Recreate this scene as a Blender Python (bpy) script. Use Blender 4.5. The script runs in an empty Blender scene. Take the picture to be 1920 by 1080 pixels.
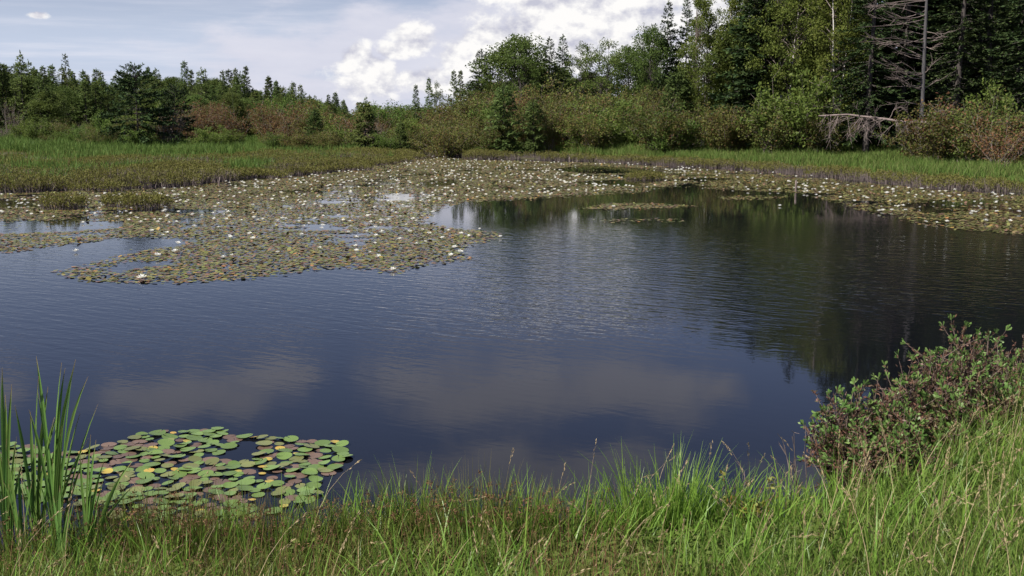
import bpy, math, numpy as np
from mathutils import Vector

sc = bpy.context.scene
col = sc.collection
G = np.random.default_rng(11)
F, H, HOR = 2000.0, 3.0, 222.0
P = math.atan((540 - HOR) / F)
cp, sp = math.cos(P), math.sin(P)

# ------------------------------------------------------------------ geometry of the place
def gpt(px, py, z=0.0):
    """point of a level z seen at a place of the photograph"""
    dx, dy = (px - 960) / F, -(py - 540) / F
    d = (dx, dy * sp + cp, dy * cp - sp)
    t = (z - H) / d[2]
    return d[0] * t, d[1] * t

def x_at(px, Y, z):
    return (px - 960) / F * (Y * cp - (z - H) * sp)

def z_at(py, Y):
    v = (540 - py) / F
    return H + Y * (v * cp - sp) / (cp + v * sp)

def poly(pts):
    return np.array([gpt(*p) for p in pts])

def inside(pg, x, y):
    x = np.asarray(x); y = np.asarray(y)
    r = np.zeros(x.shape, bool)
    n = len(pg)
    for i in range(n):
        x0, y0 = pg[i]; x1, y1 = pg[(i + 1) % n]
        c = (y0 > y) != (y1 > y)
        if abs(y1 - y0) < 1e-9:
            continue
        r ^= c & (x < (x1 - x0) * (y - y0) / (y1 - y0) + x0)
    return r

def edge_dist(pg, x, y):
    d = np.full(np.shape(x), 1e9)
    for i in range(len(pg)):
        a = pg[i]; b = pg[(i + 1) % len(pg)]
        ab = b - a; L = ab @ ab + 1e-12
        t = np.clip(((x - a[0]) * ab[0] + (y - a[1]) * ab[1]) / L, 0, 1)
        d = np.minimum(d, np.hypot(x - a[0] - t * ab[0], y - a[1] - t * ab[1]))
    return d

def sstep(a, b, x):
    t = np.clip((x - a) / (b - a), 0, 1)
    return t * t * (3 - 2 * t)

def vnoise(x, y, s, seed=0):
    """cheap smooth value noise in 0..1"""
    r = np.random.default_rng(seed); T = r.random((64, 64))
    x = np.asarray(x) * s + 1000.3; y = np.asarray(y) * s + 1000.7
    xi = np.floor(x).astype(int); yi = np.floor(y).astype(int)
    fx = x - xi; fy = y - yi
    fx = fx * fx * (3 - 2 * fx); fy = fy * fy * (3 - 2 * fy)
    g = lambda i, j: T[i % 64, j % 64]
    return (g(xi, yi) * (1 - fx) + g(xi + 1, yi) * fx) * (1 - fy) + (g(xi, yi + 1) * (1 - fx) + g(xi + 1, yi + 1) * fx) * fy

POND = poly([(-500, 376), (0, 360), (180, 354), (330, 345), (395, 338), (470, 331), (540, 329), (640, 318), (735, 303), (752, 292),
             (800, 290), (900, 297), (1000, 299), (1150, 304), (1300, 313), (1420, 320), (1540, 330), (1660, 343), (1780, 354), (1920, 362),
             (2250, 385), (2700, 430), (2700, 520), (2450, 600), (2200, 660), (2060, 705), (1960, 745), (1880, 800), (1780, 858), (1640, 905), (1540, 945),
             (1450, 985), (1300, 1003), (1100, 1022), (900, 1040), (700, 1032), (400, 1052), (200, 1070), (0, 1085), (-400, 1060),
             (-1000, 900), (-1100, 600)])

def gz(x, y):
    x = np.asarray(x, float); y = np.asarray(y, float)
    d = edge_dist(POND, x, y)
    ins = inside(POND, x, y)
    near = np.minimum(0.03 + 0.17 * d, 1.5)
    far = 0.04 + np.minimum(0.02 * d, 1.0) + 2.2 * sstep(80, 130, y) * sstep(-12, 12, x) + 0.6 * sstep(100, 160, y)
    k = sstep(18, 34, y)
    out = near * (1 - k) + far * k + (vnoise(x, y, 0.6, 3) - 0.5) * 0.1 * np.minimum(d, 1)
    return np.where(ins, -np.minimum(0.9, 0.3 * d) - 0.01, out)

# ------------------------------------------------------------------ mesh builder
class MB:
    def __init__(s):
        s.v = []; s.t = []; s.n = 0; s.f = []; s.m = []
    def add(s, V, Fc, mat=0, t=None):
        V = np.asarray(V, float).reshape(-1, 3)
        Fc = np.asarray(Fc, int)
        s.v.append(V); s.t.append(np.zeros(len(V)) if t is None else np.asarray(t, float).ravel())
        s.f.append(Fc + s.n); s.m.append(np.full(len(Fc), mat)); s.n += len(V)
    def quads(s, Q, mat=0, t=None):
        n = len(Q)
        s.add(Q, np.arange(n * 4).reshape(n, 4), mat, t)
    def leaves(s, P0, D, W, L, wd, mat=0):
        """diamond leaves from P0 along D (unit), side W"""
        L = np.broadcast_to(np.asarray(L, float), (len(P0),))[:, None]
        wd = np.broadcast_to(np.asarray(wd, float), (len(P0),))[:, None]
        Q = np.stack([P0, P0 + D * L * .5 + W * wd * .5, P0 + D * L, P0 + D * L * .5 - W * wd * .5], 1)
        s.quads(Q, mat)
    def tube(s, pts, rad, sides=5, mat=0):
        pts = np.asarray(pts, float); K = len(pts)
        rad = np.broadcast_to(np.asarray(rad, float), (K,))
        T = np.gradient(pts, axis=0); T /= np.linalg.norm(T, axis=1)[:, None] + 1e-9
        ref = np.array([0, 0, 1.]) if abs(T[:, 2].mean()) < .8 else np.array([1., 0, 0])
        A = np.cross(T, ref); A /= np.linalg.norm(A, axis=1)[:, None] + 1e-9
        B = np.cross(T, A)
        a = np.arange(sides) * 2 * math.pi / sides
        V = pts[:, None] + rad[:, None, None] * (A[:, None] * np.cos(a)[None, :, None] + B[:, None] * np.sin(a)[None, :, None])
        i = np.arange(K - 1)[:, None] * sides; j = np.arange(sides)[None]
        jn = (j + 1) % sides
        Fc = np.stack([i + j, i + jn, i + sides + jn, i + sides + j], -1).reshape(-1, 4)
        s.add(V, Fc, mat, np.repeat(np.linspace(0, 1, K), sides))
    def blades(s, B, az, L, wd, lean, bend, mat=0, K=4, twist=None):
        """grass blades: bases B (N,3)"""
        N = len(B)
        f = lambda a: np.broadcast_to(np.asarray(a, float), (N,))
        az, L, wd, lean, bend = map(f, (az, L, wd, lean, bend))
        ss = np.linspace(0, 1, K)
        h = np.stack([np.cos(az), np.sin(az), np.zeros(N)], 1)
        pts = [B]
        for k in range(1, K):
            a = lean + bend * (ss[k - 1] + .5 / (K - 1)) ** 1.6
            pts.append(pts[-1] + (L / (K - 1))[:, None] * (h * np.sin(a)[:, None] + np.array([0, 0, 1.]) * np.cos(a)[:, None]))
        pts = np.stack(pts, 1)
        tw = az + math.pi / 2 + (G.normal(0, .7, N) if twist is None else twist)
        side = np.stack([np.cos(tw), np.sin(tw), np.zeros(N)], 1)
        w = wd[:, None] * np.maximum(.06, (1 - ss[None] ** 1.7)) * .5
        Lf = pts - side[:, None] * w[:, :, None]; Rt = pts + side[:, None] * w[:, :, None]
        V = np.stack([Lf, Rt], 2).reshape(N, K * 2, 3)
        q = np.array([[2 * k, 2 * k + 1, 2 * k + 3, 2 * k + 2] for k in range(K - 1)])
        Fc = (np.arange(N)[:, None, None] * 2 * K + q[None]).reshape(-1, 4)
        s.add(V, Fc, mat, np.tile(np.repeat(ss, 2), N))
        return pts
    def mesh(s, name, mats, smooth=False):
        me = bpy.data.meshes.new(name)
        V = np.concatenate(s.v); nl = sum(f.size for f in s.f); nf = sum(len(f) for f in s.f)
        me.vertices.add(len(V)); me.vertices.foreach_set('co', V.ravel().astype(np.float32))
        me.loops.add(nl); me.loops.foreach_set('vertex_index', np.concatenate([f.ravel() for f in s.f]).astype(np.int32))
        tot = np.concatenate([np.full(len(f), f.shape[1]) for f in s.f])
        me.polygons.add(nf)
        me.polygons.foreach_set('loop_start', np.concatenate([[0], np.cumsum(tot)[:-1]]).astype(np.int32))
        me.polygons.foreach_set('material_index', np.concatenate(s.m).astype(np.int32))
        me.polygons.foreach_set('use_smooth', np.full(nf, smooth))
        at = me.attributes.new('t', 'FLOAT', 'POINT'); at.data.foreach_set('value', np.concatenate(s.t).astype(np.float32))
        for m in (mats if isinstance(mats, (list, tuple)) else [mats]):
            me.materials.append(m)
        me.update(calc_edges=True); me.validate()
        return me

def obj(name, me, parent=None, loc=None):
    o = bpy.data.objects.new(name, me); col.objects.link(o)
    if parent: o.parent = parent
    if loc is not None: o.location = loc
    return o
def tag(o, label=None, cat=None, group=None, kind=None):
    if label: o['label'] = label
    if cat: o['category'] = cat
    if group: o['group'] = group
    if kind: o['kind'] = kind
    return o
def empty(name, loc, rz=0, s=(1, 1, 1)):
    o = bpy.data.objects.new(name, None); col.objects.link(o)
    o.empty_display_size = .2
    o.location = loc; o.rotation_euler = (0, 0, rz); o.scale = s
    return o
def unit(V):
    return V / (np.linalg.norm(V, axis=-1, keepdims=True) + 1e-9)
def rdir(n, zb=0.0, g=G):
    V = g.normal(0, 1, (n, 3)); V[:, 2] += zb
    return unit(V)
def sides_of(D, g=G):
    return unit(np.cross(D, rdir(len(D), g=g)))

# ------------------------------------------------------------------ materials
def new_mat(name):
    m = bpy.data.materials.new(name); m.use_nodes = True
    nt = m.node_tree; nt.nodes.clear()
    return m, nt, nt.nodes, nt.links
def ramp(nt, fac, cols):
    r = nt.nodes.new('ShaderNodeValToRGB'); e = r.color_ramp.elements
    while len(e) < len(cols): e.new(.5)
    for i, c in enumerate(cols):
        if len(c) == 4: e[i].position = c[3]
        else: e[i].position = i / max(1, len(cols) - 1)
        e[i].color = (c[0], c[1], c[2], 1)
    nt.links.new(fac, r.inputs[0]); return r.outputs[0]
def leafmat(name, cols, trans=.3, rough=.5, tip=None, base=None, objvar=.25, spec=.3, coat=0, tipa=.62):
    m, nt, N, L = new_mat(name)
    geo = N.new('ShaderNodeNewGeometry')
    c = ramp(nt, geo.outputs['Random Per Island'], cols)
    at = N.new('ShaderNodeAttribute'); at.attribute_name = 't'
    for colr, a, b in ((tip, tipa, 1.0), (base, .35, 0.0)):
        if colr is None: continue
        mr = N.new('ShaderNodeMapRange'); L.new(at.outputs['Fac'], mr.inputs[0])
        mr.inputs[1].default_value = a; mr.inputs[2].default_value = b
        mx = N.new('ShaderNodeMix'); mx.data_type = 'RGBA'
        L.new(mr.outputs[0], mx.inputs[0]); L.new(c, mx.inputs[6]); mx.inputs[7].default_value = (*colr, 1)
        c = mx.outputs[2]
    if objvar:
        oi = N.new('ShaderNodeObjectInfo')
        hs = N.new('ShaderNodeHueSaturation'); L.new(c, hs.inputs['Color'])
        mr = N.new('ShaderNodeMapRange'); L.new(oi.outputs['Random'], mr.inputs[0])
        mr.inputs[3].default_value = 1 - objvar; mr.inputs[4].default_value = 1 + objvar
        L.new(mr.outputs[0], hs.inputs['Value'])
        m2 = N.new('ShaderNodeMath'); m2.operation = 'MULTIPLY'; m2.inputs[1].default_value = 7.13; L.new(oi.outputs['Random'], m2.inputs[0])
        m3 = N.new('ShaderNodeMath'); m3.operation = 'FRACT'; L.new(m2.outputs[0], m3.inputs[0])
        mr2 = N.new('ShaderNodeMapRange'); L.new(m3.outputs[0], mr2.inputs[0])
        mr2.inputs[3].default_value = .5 - objvar * .09; mr2.inputs[4].default_value = .5 + objvar * .06
        L.new(mr2.outputs[0], hs.inputs['Hue'])
        c = hs.outputs[0]
    b = N.new('ShaderNodeBsdfPrincipled'); L.new(c, b.inputs['Base Color'])
    b.inputs['Roughness'].default_value = rough; b.inputs['Specular IOR Level'].default_value = spec
    out = N.new('ShaderNodeOutputMaterial')
    if trans:
        tr = N.new('ShaderNodeBsdfTranslucent'); L.new(c, tr.inputs[0])
        mx = N.new('ShaderNodeMixShader'); mx.inputs[0].default_value = trans
        L.new(b.outputs[0], mx.inputs[1]); L.new(tr.outputs[0], mx.inputs[2]); L.new(mx.outputs[0], out.inputs[0])
    else:
        L.new(b.outputs[0], out.inputs[0])
    return m
def noisemat(name, cols, scale=4, rough=.85, detail=6, stretch=(1, 1, 1), bump=.3, dist=.01, spec=.3):
    m, nt, N, L = new_mat(name)
    tc = N.new('ShaderNodeTexCoord'); mp = N.new('ShaderNodeMapping'); mp.inputs['Scale'].default_value = stretch
    L.new(tc.outputs['Object'], mp.inputs[0])
    n = N.new('ShaderNodeTexNoise'); n.inputs['Scale'].default_value = scale; n.inputs['Detail'].default_value = detail
    L.new(mp.outputs[0], n.inputs[0])
    c = ramp(nt, n.outputs['Fac'], cols)
    b = N.new('ShaderNodeBsdfPrincipled'); L.new(c, b.inputs['Base Color'])
    b.inputs['Roughness'].default_value = rough; b.inputs['Specular IOR Level'].default_value = spec
    bp = N.new('ShaderNodeBump'); bp.inputs['Strength'].default_value = bump; bp.inputs['Distance'].default_value = dist
    L.new(n.outputs['Fac'], bp.inputs['Height']); L.new(bp.outputs[0], b.inputs['Normal'])
    out = N.new('ShaderNodeOutputMaterial'); L.new(b.outputs[0], out.inputs[0])
    return m

M = {}
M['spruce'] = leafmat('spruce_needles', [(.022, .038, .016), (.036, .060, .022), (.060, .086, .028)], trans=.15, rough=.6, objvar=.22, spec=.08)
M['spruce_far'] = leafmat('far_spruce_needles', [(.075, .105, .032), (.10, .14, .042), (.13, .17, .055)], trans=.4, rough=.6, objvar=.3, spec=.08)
M['birch'] = leafmat('birch_leaves', [(.085, .115, .024), (.12, .15, .032), (.16, .18, .046)], trans=.42, objvar=.12, spec=.08)
M['broad'] = leafmat('broadleaf_leaves', [(.065, .10, .026), (.095, .135, .034), (.125, .16, .045)], trans=.42, objvar=.18, spec=.08)
M['bush_green'] = leafmat('bush_green_leaves', [(.075, .125, .026), (.105, .16, .034), (.14, .19, .048)], trans=.38, objvar=.2, spec=.08)
M['alder'] = leafmat('alder_leaves', [(.10, .085, .032), (.10, .125, .032), (.12, .15, .036), (.155, .09, .045)], trans=.38, objvar=.3, spec=.08)
M['rust'] = leafmat('rusty_bush_leaves', [(.15, .075, .042), (.17, .095, .046), (.11, .125, .036), (.18, .085, .052)], trans=.38, objvar=.15, spec=.08)
M['bark'] = noisemat('grey_bark', [(.035, .03, .028), (.085, .072, .066)], 9, stretch=(1, 1, .25))
M['birchbark'] = noisemat('white_birch_bark', [(.10, .09, .085, .28), (.55, .52, .49, .42), (.68, .66, .62, .9)], 5, stretch=(1, 1, 3))
M['twig'] = noisemat('grey_brown_twig', [(.11, .085, .075), (.24, .20, .18)], 12)
M['dead'] = noisemat('weathered_dead_wood', [(.075, .06, .055, .3), (.23, .18, .165, .7)], 2.5)
M['deadpink'] = noisemat('bleached_dead_branches', [(.09, .07, .064), (.29, .23, .21)], 3)
M['deadtrunk'] = noisemat('dead_grey_trunk', [(.04, .038, .04), (.10, .095, .097)], 8, stretch=(1, 1, .2))
M['soil'] = noisemat('peat_soil', [(.03, .024, .014), (.055, .05, .022), (.05, .06, .02)], .8, detail=10)
M['heathleaf'] = leafmat('leatherleaf_leaves', [(.12, .115, .034), (.135, .138, .036), (.155, .155, .04), (.14, .11, .05)], trans=.3, objvar=0, spec=.08)
M['heathstem'] = leafmat('leatherleaf_stems', [(.13, .105, .10), (.17, .135, .125), (.10, .08, .075)], trans=0, objvar=0, rough=.8)
M['sedge'] = leafmat('marsh_sedge', [(.08, .14, .03), (.105, .175, .04), (.14, .19, .05)], trans=.35, objvar=0, spec=.08)
M['bankgrass'] = leafmat('bank_grass', [(.085, .145, .03), (.105, .175, .036), (.135, .19, .05), (.16, .16, .06)], trans=.35, objvar=0, spec=.08)
M['straw'] = leafmat('straw', [(.30, .23, .12), (.38, .30, .17), (.22, .16, .09)], trans=.25, objvar=0, rough=.6)
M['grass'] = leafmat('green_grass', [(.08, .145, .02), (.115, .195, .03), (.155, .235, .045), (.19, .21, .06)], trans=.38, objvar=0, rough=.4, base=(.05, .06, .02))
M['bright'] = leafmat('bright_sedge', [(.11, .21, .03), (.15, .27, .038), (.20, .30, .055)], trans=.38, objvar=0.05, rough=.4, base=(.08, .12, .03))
M['rush'] = leafmat('soft_rush', [(.085, .12, .02), (.12, .155, .03), (.165, .17, .045)], trans=.3, objvar=0.08, rough=.45, tip=(.16, .13, .05))
M['seed'] = leafmat('rush_seed_heads', [(.12, .062, .03), (.17, .09, .045), (.09, .05, .03)], trans=.1, objvar=0, rough=.8)
M['cattail'] = leafmat('cattail_leaves', [(.075, .155, .035), (.105, .205, .045), (.135, .235, .06)], trans=.3, objvar=.2, rough=.4, tip=(.40, .30, .17), tipa=.9, base=(.14, .2, .06))
M['galeleaf'] = leafmat('gale_new_leaves', [(.10, .19, .045), (.14, .24, .06), (.20, .30, .09)], trans=.4, objvar=.08, rough=.4)
M['galeold'] = leafmat('gale_old_leaves', [(.07, .05, .036), (.115, .066, .048), (.17, .082, .054), (.09, .09, .035), (.12, .075, .05)], trans=.2, objvar=.1)
M['galetwig'] = noisemat('gale_twigs', [(.09, .06, .05), (.20, .145, .125)], 30)
M['yellowleaf'] = leafmat('yellow_green_leaves', [(.16, .19, .03), (.22, .22, .04), (.20, .10, .03)], trans=.35, objvar=0)
M['petal'] = leafmat('lily_petals', [(.80, .80, .74), (.86, .86, .82)], trans=.3, objvar=0, rough=.5)
M['stamen'] = leafmat('lily_stamens', [(.75, .5, .05), (.8, .6, .1)], trans=0, objvar=0)
PADC = {'green': [(.085, .14, .035), (.11, .17, .045), (.13, .19, .055)],
        'bronze': [(.11, .075, .05), (.13, .08, .06), (.10, .085, .045)],
        'yellow': [(.19, .21, .05), (.36, .28, .055), (.40, .21, .05)],
        'olive': [(.11, .135, .045), (.13, .14, .05), (.15, .16, .05)]}

def padmat(name, cols, objvar):
    m, nt, N, L = new_mat(name)
    tc = N.new('ShaderNodeTexCoord'); n = N.new('ShaderNodeTexNoise'); n.inputs['Scale'].default_value = 9; n.inputs['Detail'].default_value = 5
    oi = N.new('ShaderNodeObjectInfo')
    add = N.new('ShaderNodeVectorMath'); add.operation = 'ADD'; L.new(tc.outputs['Object'], add.inputs[0]); L.new(oi.outputs['Location'], add.inputs[1])
    L.new(add.outputs[0], n.inputs[0])
    c = ramp(nt, n.outputs['Fac'], [(*cols[0], .3), (*cols[1], .5), (*cols[2], .7)])
    hs = N.new('ShaderNodeHueSaturation'); L.new(c, hs.inputs['Color'])
    mr = N.new('ShaderNodeMapRange'); L.new(oi.outputs['Random'], mr.inputs[0]); mr.inputs[3].default_value = 1 - objvar; mr.inputs[4].default_value = 1 + objvar
    L.new(mr.outputs[0], hs.inputs['Value'])
    b = N.new('ShaderNodeBsdfPrincipled'); L.new(hs.outputs[0], b.inputs['Base Color'])
    b.inputs['Roughness'].default_value = .38; b.inputs['Specular IOR Level'].default_value = .4
    out = N.new('ShaderNodeOutputMaterial'); L.new(b.outputs[0], out.inputs[0])
    return m
for k in PADC: M['pad_' + k] = padmat('lily_pad_' + k, PADC[k], .22)
M['farpad'] = leafmat('far_lily_pads', [(.095, .105, .036, 0), (.13, .14, .043, .3), (.16, .16, .05, .5), (.16, .095, .06, .64), (.115, .066, .05, .84), (.23, .20, .05, .93), (.32, .14, .05, 1)],
                      trans=0, objvar=0, rough=.46, spec=.3)

# ------------------------------------------------------------------ world: sky with clouds, sun
EXPO = .74; EX = 2 ** -EXPO
SUN_EL, SUN_AZ = math.radians(50), math.radians(-124)      # azimuth from +Y towards +X
S = Vector((math.sin(SUN_AZ) * math.cos(SUN_EL), math.cos(SUN_AZ) * math.cos(SUN_EL), math.sin(SUN_EL)))
ld = bpy.data.lights.new('sun', 'SUN'); ld.energy = 5.0; ld.angle = math.radians(.53); ld.color = (1, .95, .86)
lo = bpy.data.objects.new('sun', ld); col.objects.link(lo); lo.rotation_euler = (-S).to_track_quat('-Z', 'Y').to_euler(); lo.location = (-30, -30, 60)

w = bpy.data.worlds.new('World'); sc.world = w; w.use_nodes = True
nt = w.node_tree; N = nt.nodes; L = nt.links; N.clear()
def val(x):
    return x
def mth(op, a, b=None, c=None, clamp=False):
    n = N.new('ShaderNodeMath'); n.operation = op; n.use_clamp = clamp
    for i, q in enumerate((a, b, c)):
        if q is None: continue
        if isinstance(q, (int, float)): n.inputs[i].default_value = q
        else: L.new(q, n.inputs[i])
    return n.outputs[0]
def smooth(x, a, b):
    n = N.new('ShaderNodeMapRange'); n.interpolation_type = 'SMOOTHSTEP'; L.new(x, n.inputs[0])
    n.inputs[1].default_value = a; n.inputs[2].default_value = b; return n.outputs[0]
def mixc(f, a, b):
    n = N.new('ShaderNodeMix'); n.data_type = 'RGBA'
    if isinstance(f, (int, float)): n.inputs[0].default_value = f
    else: L.new(f, n.inputs[0])
    for i, q in ((6, a), (7, b)):
        if isinstance(q, tuple): n.inputs[i].default_value = (*q, 1)
        else: L.new(q, n.inputs[i])
    return n.outputs[2]
sky = N.new('ShaderNodeTexSky'); sky.sky_type = 'NISHITA'; sky.sun_disc = False
sky.sun_elevation = SUN_EL; sky.sun_rotation = SUN_AZ; sky.air_density = 1.0; sky.dust_density = .6; sky.ozone_density = 2.0
tc = N.new('ShaderNodeTexCoord'); sx = N.new('ShaderNodeSeparateXYZ'); L.new(tc.outputs['Generated'], sx.inputs[0])
az = mth('ARCTAN2', sx.outputs[0], sx.outputs[1]); el = mth('ARCSINE', sx.outputs[2])
def noise(a, e, sa, se, detail=7, rough=.55, off=0., scale=1.0, dist=0.):
    cb = N.new('ShaderNodeCombineXYZ')
    L.new(mth('MULTIPLY_ADD', a, sa, off), cb.inputs[0]); L.new(mth('MULTIPLY_ADD', e, se, off * .7), cb.inputs[1])
    n = N.new('ShaderNodeTexNoise'); n.inputs['Scale'].default_value = scale; n.inputs['Detail'].default_value = detail
    n.inputs['Roughness'].default_value = rough; n.inputs['Distortion'].default_value = dist
    L.new(cb.outputs[0], n.inputs[0]); return n.outputs['Fac']
def blob(a0, e0, ra, re):
    u = mth('MULTIPLY', mth('SUBTRACT', az, a0), 1 / ra); v = mth('MULTIPLY', mth('SUBTRACT', el, e0), 1 / re)
    return mth('SUBTRACT', 1.0, mth('SQRT', mth('ADD', mth('MULTIPLY', u, u), mth('MULTIPLY', v, v))))
def field(bl):
    o = None
    for b in bl:
        o = blob(*b) if o is None else mth('MAXIMUM', o, blob(*b))
    return o
def A(px): return math.atan((px - 960) / (F * 1.02))
def E(py): return (HOR - py) / F * .96
# bright cumulus low over the trees (and running up out of the photograph on the right)
CUM = [(A(672), E(108), .022, .020), (A(690), E(142), .040, .030), (A(775), E(70), .028, .018), (A(745), E(95), .030, .012), (A(790), E(150), .040, .016), (A(905), E(125), .050, .045), (A(945), E(85), .05, .03), (A(1040), E(50), .085, .055),
       (A(1150), E(0), .15, .055), (A(1330), E(90), .13, .08), (A(75), E(44), .013, .005), (A(1010), E(-10), .08, .018)]
n1 = noise(az, el, 26, 36, 9, .58, 3.1)
n2 = noise(mth('ADD', az, .006), mth('ADD', el, -.008), 26, 36, 9, .58, 3.1)
d1 = mth('ADD', field(CUM), mth('MULTIPLY', mth('SUBTRACT', n1, .5), 1.9))
cum = smooth(d1, .08, .46)
lit = mth('MULTIPLY_ADD', mth('SUBTRACT', n2, n1), -4.5, .68, clamp=True)
lit = mth('ADD', lit, mth('MULTIPLY', smooth(d1, .3, 1.1), .15), clamp=True)
cumc = mixc(lit, (.56*EX, .565*EX, .67*EX), (1.0*EX, .985*EX, .97*EX))
# higher, softer grey clouds, the ones the water mirrors in the foreground, and broken cloud over the rest of the dome
HI = [(-.30, .252, .10, .028), (-.23, .236, .06, .018), (.0, .258, .16, .048), (.11, .25, .13, .045), (.20, .25, .05, .024), (-.48, .235, .06, .018), (.02, .33, .22, .04), (.3, .33, .1, .04), (-.30, .42, .15, .05)]
n3 = noise(az, el, 9, 16, 7, .55, 8.4)
d3 = mth('ADD', field(HI), mth('MULTIPLY', mth('SUBTRACT', n3, .5), 2.4))
hi = mth('MULTIPLY', smooth(d3, -.02, .75), .70)
hic = mixc(n3, (.38*EX, .37*EX, .43*EX), (.58*EX, .565*EX, .60*EX))
n4 = noise(az, el, 3.0, 6, 8, .6, 1.7)
side = mth('MAXIMUM', smooth(mth('ABSOLUTE', az), .75, 1.1), smooth(el, .42, .6))
oth = mth('MULTIPLY', mth('MULTIPLY', smooth(n4, .50, .64), side), .6)
# thin streaks and a pale veil low down
n5 = noise(az, el, 5, 70, 6, .6, 5.2)
st = mth('MULTIPLY', smooth(n5, .42, .72), smooth(el, .15, .03))
veil = smooth(el, .15, .05)
LAV = [(A(560), E(110), .16, .035), (A(720), E(95), .14, .06), (A(820), E(100), .12, .06), (A(1000), E(60), .2, .08), (A(640), E(170), .2, .03)]
n6 = noise(az, el, 12, 34, 7, .6, 12.3)
lavm = mth('MULTIPLY', smooth(mth('ADD', field(LAV), mth('MULTIPLY', mth('SUBTRACT', n6, .5), 1.8)), .05, .7), .8)
lavc = mixc(n6, (.60*EX, .61*EX, .74*EX), (.84*EX, .83*EX, .90*EX))
bgs = N.new('ShaderNodeVectorMath'); bgs.operation = 'SCALE'; bgs.inputs['Scale'].default_value = .050
tint = N.new('ShaderNodeVectorMath'); tint.operation = 'MULTIPLY'; tint.inputs[1].default_value = (1.07, .93, 1.09)
L.new(sky.outputs[0], tint.inputs[0]); L.new(tint.outputs[0], bgs.inputs[0])
c = mixc(mth('MULTIPLY', veil, .80), bgs.outputs[0], (.60*EX, .69*EX, .87*EX))
c = mixc(mth('MULTIPLY', st, .7), c, (.80*EX, .81*EX, .90*EX))
c = mixc(oth, c, (.8*EX, .8*EX, .84*EX))
c = mixc(lavm, c, lavc)
c = mixc(hi, c, hic)
c = mixc(cum, c, cumc)
bg = N.new('ShaderNodeBackground'); bg.inputs[1].default_value = 1.0; L.new(c, bg.inputs[0])
wo = N.new('ShaderNodeOutputWorld'); L.new(bg.outputs[0], wo.inputs[0])

# ------------------------------------------------------------------ camera
cd = bpy.data.cameras.new('camera'); cd.sensor_width = 36; cd.lens = 36 * F / 1920; cd.clip_end = 6000; cd.clip_start = .05
co = bpy.data.objects.new('camera', cd); col.objects.link(co); co.location = (0, 0, H); co.rotation_euler = (math.pi / 2 - P, 0, 0)
sc.camera = co
sc.view_settings.view_transform = 'Standard'; sc.view_settings.look = 'None'; sc.view_settings.gamma = 1; sc.view_settings.exposure = EXPO
sc.render.engine = 'CYCLES'
sc.cycles.max_bounces = 5; sc.cycles.diffuse_bounces = 2; sc.cycles.glossy_bounces = 2; sc.cycles.transmission_bounces = 2
sc.cycles.use_adaptive_sampling = True; sc.cycles.adaptive_threshold = .02
sc.cycles.use_denoising = True
try: sc.cycles.denoising_prefilter = 'ACCURATE'
except Exception: pass

# ------------------------------------------------------------------ ground and water
xs = np.unique(np.concatenate([np.linspace(-3000, -200, 12), np.linspace(-200, -60, 20), np.linspace(-60, 60, 121), np.arange(-9, 12, .25), np.linspace(60, 200, 20), np.linspace(200, 3000, 12)]))
ys = np.unique(np.concatenate([np.linspace(-300, -20, 8), np.linspace(-20, 3, 16), np.arange(3, 16, .25), np.arange(16, 130, 1.0), np.linspace(130, 400, 24), np.linspace(400, 5000, 12)]))
XX, YY = np.meshgrid(xs, ys)
ZZ = gz(XX.ravel(), YY.ravel()).reshape(XX.shape)
mb = MB(); nx, ny = len(xs), len(ys)
ii = (np.arange(ny - 1)[:, None] * nx + np.arange(nx - 1)[None]).ravel()
mb.add(np.stack([XX, YY, ZZ], -1).reshape(-1, 3), np.stack([ii, ii + 1, ii + nx + 1, ii + nx], 1))
tag(obj('ground', mb.mesh('ground', M['soil'], True)), 'dark peaty ground around the pond', None, None, 'structure')

m, nt2, N2, L2 = new_mat('pond_water')
tc = N2.new('ShaderNodeTexCoord'); sx2 = N2.new('ShaderNodeSeparateXYZ'); L2.new(tc.outputs['Object'], sx2.inputs[0])
def wn(scale, sxy, rot, detail=3, rough=.5, dist=0):
    mp = N2.new('ShaderNodeMapping'); mp.vector_type = 'TEXTURE'; mp.inputs['Rotation'].default_value = (0, 0, rot); mp.inputs['Scale'].default_value = (1 / sxy[0], 1 / sxy[1], 1)
    L2.new(tc.outputs['Object'], mp.inputs[0])
    n = N2.new('ShaderNodeTexNoise'); n.inputs['Scale'].default_value = scale; n.inputs['Detail'].default_value = detail
    n.inputs['Roughness'].default_value = rough; n.inputs['Distortion'].default_value = dist
    L2.new(mp.outputs[0], n.inputs[0]); return n.outputs['Fac']
def m2(op, a, b=None, c=None, clamp=False):
    n = N2.new('ShaderNodeMath'); n.operation = op; n.use_clamp = clamp
    for i, q in enumerate((a, b, c)):
        if q is None: continue
        if isinstance(q, (int, float)): n.inputs[i].default_value = q
        else: L2.new(q, n.inputs[i])
    return n.outputs[0]
def s2(x, a, b):
    n = N2.new('ShaderNodeMapRange'); n.interpolation_type = 'SMOOTHSTEP'; L2.new(x, n.inputs[0])
    n.inputs[1].default_value = a; n.inputs[2].default_value = b; return n.outputs[0]
big = wn(.16, (1, 1), 0, 3)
yw = m2('ADD', m2('MULTIPLY_ADD', m2('SUBTRACT', big, .5), 9.0, sx2.outputs[1]), m2('MULTIPLY', sx2.outputs[0], -.28))
wind = m2('MULTIPLY', s2(yw, 11.5, 16.5), s2(sx2.outputs[1], 34, 22))
wind = m2('MULTIPLY_ADD', wind, m2('MULTIPLY_ADD', s2(sx2.outputs[0], -4, 3), .8, .4), .04)
rip = m2('ADD', m2('MULTIPLY', wn(4.6, (.36, 1.3), -.55, 2, .5, .35), 1.0), m2('MULTIPLY', wn(9, (.5, 1.2), .25, 2, .5, .3), .4))
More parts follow.
